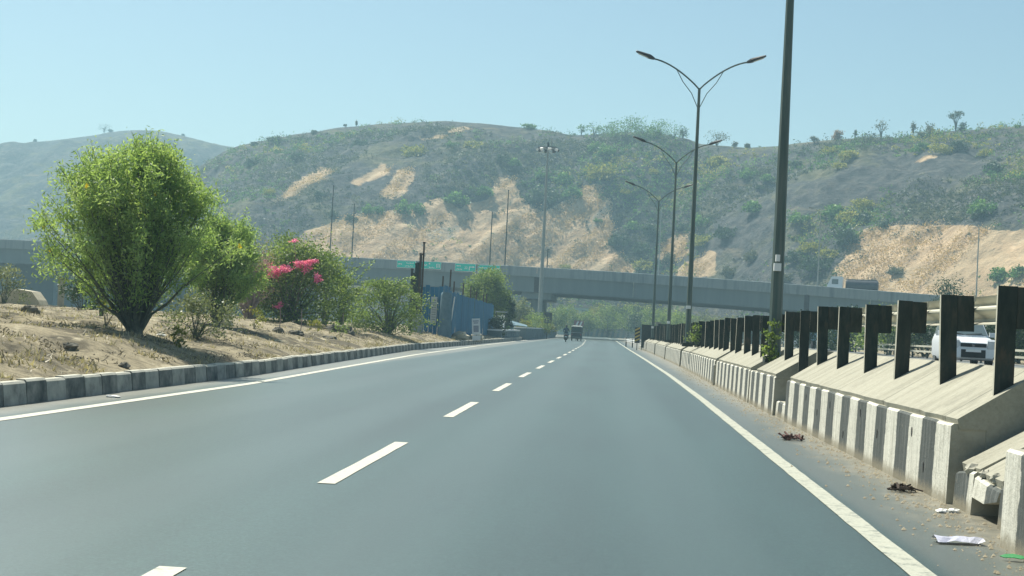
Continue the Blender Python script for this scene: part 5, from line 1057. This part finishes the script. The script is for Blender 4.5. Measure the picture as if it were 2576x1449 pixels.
CN = {'y': 'yellow-green', 'g': 'green', 'd': 'dark', 'r': 'grey-green'}
SHR = [(1041, 376, 58, 'y'), (1195, 360, 46, 'y'), (1140, 360, 30, 'g'), (637, 405, 35, 'd'), (908, 358, 30, 'd'), (837, 538, 30, 'd'), (884, 546, 30, 'd'), (1032, 518, 60, 'g'), (1146, 496, 55, 'g'), (1217, 478, 45, 'g'), (677, 482, 30, 'y'), (939, 522, 45, 'g'), (803, 488, 30, 'd'), (751, 392, 35, 'd'),
       (1264, 395, 34, 'd'), (1293, 408, 30, 'g'), (1366, 488, 75, 'd'), (1416, 446, 42, 'g'), (1439, 480, 46, 'g'), (1508, 426, 70, 'y'), (1366, 438, 32, 'g'), (1644, 430, 24, 'y'), (1806, 407, 46, 'y'), (1574, 480, 22, 'y'), (1650, 497, 24, 'y'), (1505, 553, 20, 'g'), (1558, 602, 46, 'd'), (1614, 622, 42, 'd'), (1637, 578, 46, 'd'), (1770, 552, 50, 'g'), (1773, 598, 60, 'y'), (1829, 582, 52, 'd'), (1889, 435, 45, 'g'), (1502, 370, 45, 'g'), (1531, 376, 42, 'g'), (1892, 518, 50, 'g'), (1723, 567, 36, 'd'), (1591, 565, 42, 'g'),
       (1929, 445, 34, 'g'), (1912, 470, 20, 'd'), (2091, 374, 46, 'y'), (2137, 389, 46, 'y'), (2114, 414, 32, 'y'), (2366, 373, 50, 'y'), (2481, 381, 36, 'y'), (2412, 364, 50, 'd'), (2501, 420, 48, 'd'), (2316, 369, 40, 'g'), (2005, 411, 25, 'd'), (2098, 528, 58, 'g'), (2170, 512, 46, 'y'), (2018, 543, 52, 'g'), (2137, 549, 56, 'y'), (2177, 549, 46, 'd'), (2134, 594, 70, 'd'), (2038, 618, 52, 'y'), (2085, 635, 46, 'y'), (2058, 660, 70, 'd'), (2002, 642, 52, 'd'), (1896, 644, 46, 'r'), (2481, 518, 66, 'g'), (2465, 538, 36, 'd'), (2227, 564, 32, 'd'), (2260, 678, 46, 'r'), (2564, 685, 46, 'g'), (2511, 692, 50, 'g'), (1979, 696, 46, 'r'), (1420, 668, 30, 'y'), (1620, 665, 44, 'y'), (1690, 650, 40, 'r'), (1840, 680, 44, 'r')]
zones = {}
for s_ in SHR:
    z_ = ('left flank of the middle hill' if s_[0] < 960 else 'upper middle hill' if s_[0] < 1320 and s_[1] < 440 else "middle hill's tan cutting" if s_[0] < 1320 else 'slope right of the mast' if s_[0] < 1600 and s_[1] < 520 else 'lower slope behind the lamps' if s_[0] < 1700 and s_[1] >= 520 else 'slope behind the lamp arms' if s_[0] < 1880 and s_[1] < 520
          else 'lower slope by the thick pole' if s_[0] < 1915 and s_[1] >= 500 else 'upper right hillside' if s_[1] < 480 else 'right hillside above the tanker' if s_[0] < 2240 and s_[1] < 700 else 'rim of the far-right cutting')
    zones.setdefault((z_, s_[3]), []).append(s_)
ORD = ['leftmost', 'second from left', 'third from left', 'fourth from left', 'fifth from left', 'sixth from left', 'seventh from left', 'eighth from left', 'ninth from left']
for (zn, cc), L_ in zones.items():
    L_.sort()
    for k, (px, py, wd, _) in enumerate(L_):
        q = hill_hit(px, py + wd * .22); o = bpy.data.objects.new('hill_bush', PROT[cc][k % 4]); COL.objects.link(o)
        sx = wd * q[1] / F * .62; o.location = tuple(q + [0, 0, -.15 * sx]); o.rotation_euler = (0, 0, k * 1.7); o.scale = (sx, sx, sx * random.uniform(.8, 1.1))
        tag(o, (f'{CN[cc]} bush on the {zn}' + ('' if len(L_) == 1 else f', {ORD[k]} of its colour')), 'bush', 'bushes on the hillside')
# uncountable low scrub
ns = 11000; g = np.random.default_rng(19)
uu = g.uniform(-.36, .37, ns * 2); ss = g.uniform(.02, .99, ns * 2) ** .85; z, X_, Y_ = hill_z(uu, ss)
px_v, py_v = proj(np.stack([X_, Y_, z], -1)); tn = np.zeros(len(px_v), bool)
for pl in TAN: tn |= inpoly(px_v, py_v, pl)
dens = fbm(X_ * .03 + 5, Y_ * .03, 3, 123); ok = (dens > .28 + .2 * g.random(len(dens))) & (~tn | (g.random(len(tn)) < .05)); ok &= (ss < .86) | (g.random(len(ss)) < .12)
X_, Y_, z = X_[ok], Y_[ok], z[ok]; cl = fbm(X_ * .05 + 50, Y_ * .05, 3, 321) + .25 * g.random(len(X_))
for lo_, hi_, mt, nm_, lab in ((-1, .60, m_hs, 'hill_scrub', 'low dark dry scrub covering the hillsides'), (.60, .76, m_hs_g, 'hill_scrub', 'low green scrub in patches over the hillsides'), (.76, 9, m_hs_y, 'hill_scrub', 'low yellowish scrub in patches over the hillsides')):
    k = (cl >= lo_) & (cl < hi_); nb_ = int(k.sum()); per_ = 34
    r_ = (.4 + 1.9 * g.random(nb_) ** 3.2)
    C_ = g.normal(size=(nb_, 5, 3)) * np.array([.6, .6, .3]) * r_[:, None, None]
    P = np.stack([X_[k], Y_[k], z[k]], 1)[:, None] + C_[:, g.integers(0, 5, per_)] + g.normal(size=(nb_, per_, 3)) * np.array([.3, .3, .24]) * r_[:, None, None]; P[..., 2] += .35 * r_[:, None]
    P = P.reshape(-1, 3); lf = np.repeat(.3 + .12 * r_, per_); hue = np.repeat(g.random(nb_) ** 1.4, per_) * .7 + .3 * g.random(len(P))
    tag(foliage(nm_, P, lf * (.7 + .6 * g.random(len(P))), lf * .6, mt, tint=hue, g=g), lab, 'scrub', kind='stuff')

m_straw = LM('straw_tuft', [(.27, .19, .11), (.42, .30, .17), (.56, .41, .24), (.36, .29, .17)], .25)
uu = g.uniform(-.30, .37, 60000); ss = g.uniform(.0, .8, 60000); z, X_, Y_ = hill_z(uu, ss); px_v, py_v = proj(np.stack([X_, Y_, z], -1)); tn = np.zeros(len(px_v), bool)
for pl in TAN: tn |= inpoly(px_v, py_v, pl)
tn &= (fbm((X_ - z) * .22, (X_ + z) * .03, 4, 7) > .46); X_, Y_, z = X_[tn], Y_[tn], z[tn]; per_ = 7
P = (np.stack([X_, Y_, z + .15], 1)[:, None] + g.normal(size=(len(X_), per_, 3)) * np.array([.45, .45, .2]) + (g.normal(size=(len(X_), per_, 1)) * np.array([.6, 0, .5]))).reshape(-1, 3)
tag(foliage('straw_grass', P, .45 * (.6 + .8 * g.random(len(P))), .22, m_straw, up=.4, tint=np.clip(np.repeat(fbm((X_ - z) * .12, (X_ + z) * .02, 3, 8), per_) * 1.1 - .15 + .35 * g.random(len(P)), 0, 1), g=g), 'dry straw-coloured grass on the tan cut slopes', 'grass', kind='stuff')

# trees on the crest, seen against the sky
def crest_tree(px, py_base, w_, h_, label, mat, form='round', Yd=None, z=None):
    if Yd is None: q = hill_hit(px, py_base)
    else: q = at(px, py_base, Yd)
    k_ = q[1] / F; W, H = w_ * k_, h_ * k_; g = np.random.default_rng(int(px)); W *= 1.25 if form in ('tall', 'round') else 1; t = thing('crest_tree', label, 'tree', q, 0, 'trees on the hill crest'); mb = MB()
    lo = {'round': .3, 'umbrella': .72, 'bare': .35, 'tall': .55, 'bush': .02}[form]
    C = []
    for k in range({'round': 14, 'umbrella': 14, 'bare': 16, 'tall': 12, 'bush': 14}[form]):
        a_ = g.random() * 6.28; rr2 = math.sqrt(g.random()) * W / 2 * .85; zz = H * (lo + (.95 - lo) * g.random()); C.append((rr2 * math.cos(a_), rr2 * math.sin(a_), zz))
        if k < 7: mb.tube([(0, 0, -.3), (rr2 * .25 * math.cos(a_), rr2 * .25 * math.sin(a_), zz * .55), C[-1]], [.05 * H ** .5, .04 * H ** .5, .02 * H ** .5], 4)
    obj('trunk', mb, m_stem, t, local=True)
    per2 = {'bare': 14, 'bush': 60, 'tall': 12, 'umbrella': 24}.get(form, 16); P = (np.array(C)[:, None] + g.normal(size=(len(C), per2, 3)) * np.array([W * .15, W * .15, H * (.05 if form == 'umbrella' else .12)])).reshape(-1, 3)
    foliage('crown', P, .45, .3, mat, t, local=True, g=g)
for a_ in ((262, 334, 26, 20, 'leaning tree on the far left hill crest', m_lf_dk, 'round', 858), (278, 334, 12, 8, 'low bush right of the leaning tree on the far left crest', m_lf_dk, 'bush', 858), (88, 358, 8, 8, 'tiny tree on the far left crest above the big shrub tree', m_lf_dk, 'bush', 858), (460, 345, 7, 8, 'tiny tree on the right shoulder of the far left hill', m_lf_dk, 'bush', 858),
           (690, 358, 34, 16, 'clump of scrub on the crest where the two left hills meet', m_lf_dk, 'bush'), (640, 367, 16, 8, 'low scrub at the dip between the left hills', m_lf_dk, 'bush'), (790, 337, 14, 8, 'small bush on the left shoulder of the middle hill', m_lf_dk, 'bush'), (868, 322, 5, 9, 'tiny tree left of the middle hill top', m_lf_dk, 'tall'), (896, 319, 5, 14, 'thin bare tree left of the middle hill top', m_lf_gr, 'bare'), (1330, 324, 34, 10, 'low scrub on the crest above the high mast', m_hs_g, 'bush'),
           (1462, 342, 15, 26, 'slim tree left of the green clump on the crest', m_hs_g, 'tall'), (1494, 342, 34, 28, 'small spreading tree just left of the green clump on the crest', m_hs_g, 'round'), (1538, 346, 64, 38, 'left tree of the green clump on the crest', m_hs_g, 'bush'), (1575, 346, 84, 50, 'tallest tree of the green clump on the crest', m_hs_g, 'bush'), (1622, 348, 74, 36, 'middle low tree of the green clump on the crest', m_hs_g, 'bush'), (1660, 348, 66, 40, 'right tree of the green clump on the crest', m_hs_g, 'bush'), (1695, 350, 50, 36, 'spreading tree at the right end of the green clump', m_hs_g, 'round'), (1718, 350, 18, 28, 'small dark tree just left of the tallest lamp', m_lf_dk, 'round'),
           (1803, 368, 52, 38, 'pale half bare tree on the crest right of the tallest lamp', m_hs_gr, 'bare'), (1848, 372, 12, 14, 'tiny bush right of the pale half bare tree', m_hs_gr, 'bare'), (1880, 373, 12, 10, 'tiny bush in the saddle left of the thick pole', m_hs_gr, 'bush'), (2048, 362, 18, 16, 'small bare tree on the crest right of the thick pole', m_hs_gr, 'bare'), (2108, 356, 26, 24, 'brownish bush on the crest right of the thick pole', m_lf_dry, 'bush'), (2152, 352, 5, 22, 'lone stick-like stump on the crest', m_hs_gr, 'tall'),
           (2216, 352, 26, 46, 'tall open tree with several stems on the right crest', m_hs_gr, 'tall'), (2297, 346, 13, 34, 'thin tree between the two taller ones on the right crest', m_hs_gr, 'tall'), (2318, 346, 18, 12, 'low bush beside the thin tree on the right crest', m_hs_gr, 'bare'), (2338, 345, 24, 32, 'small spreading tree left of the umbrella-shaped one', m_hs_gr, 'round'), (2404, 334, 38, 52, 'umbrella-shaped tree standing out on the right crest', m_lf_dk, 'umbrella'), (2420, 334, 15, 24, 'little dark tree beside the umbrella-shaped one', m_lf_dk, 'round'), (2560, 322, 10, 6, 'low bush on the crest at the right edge', m_hs_g, 'bush')):
    crest_tree(*a_)
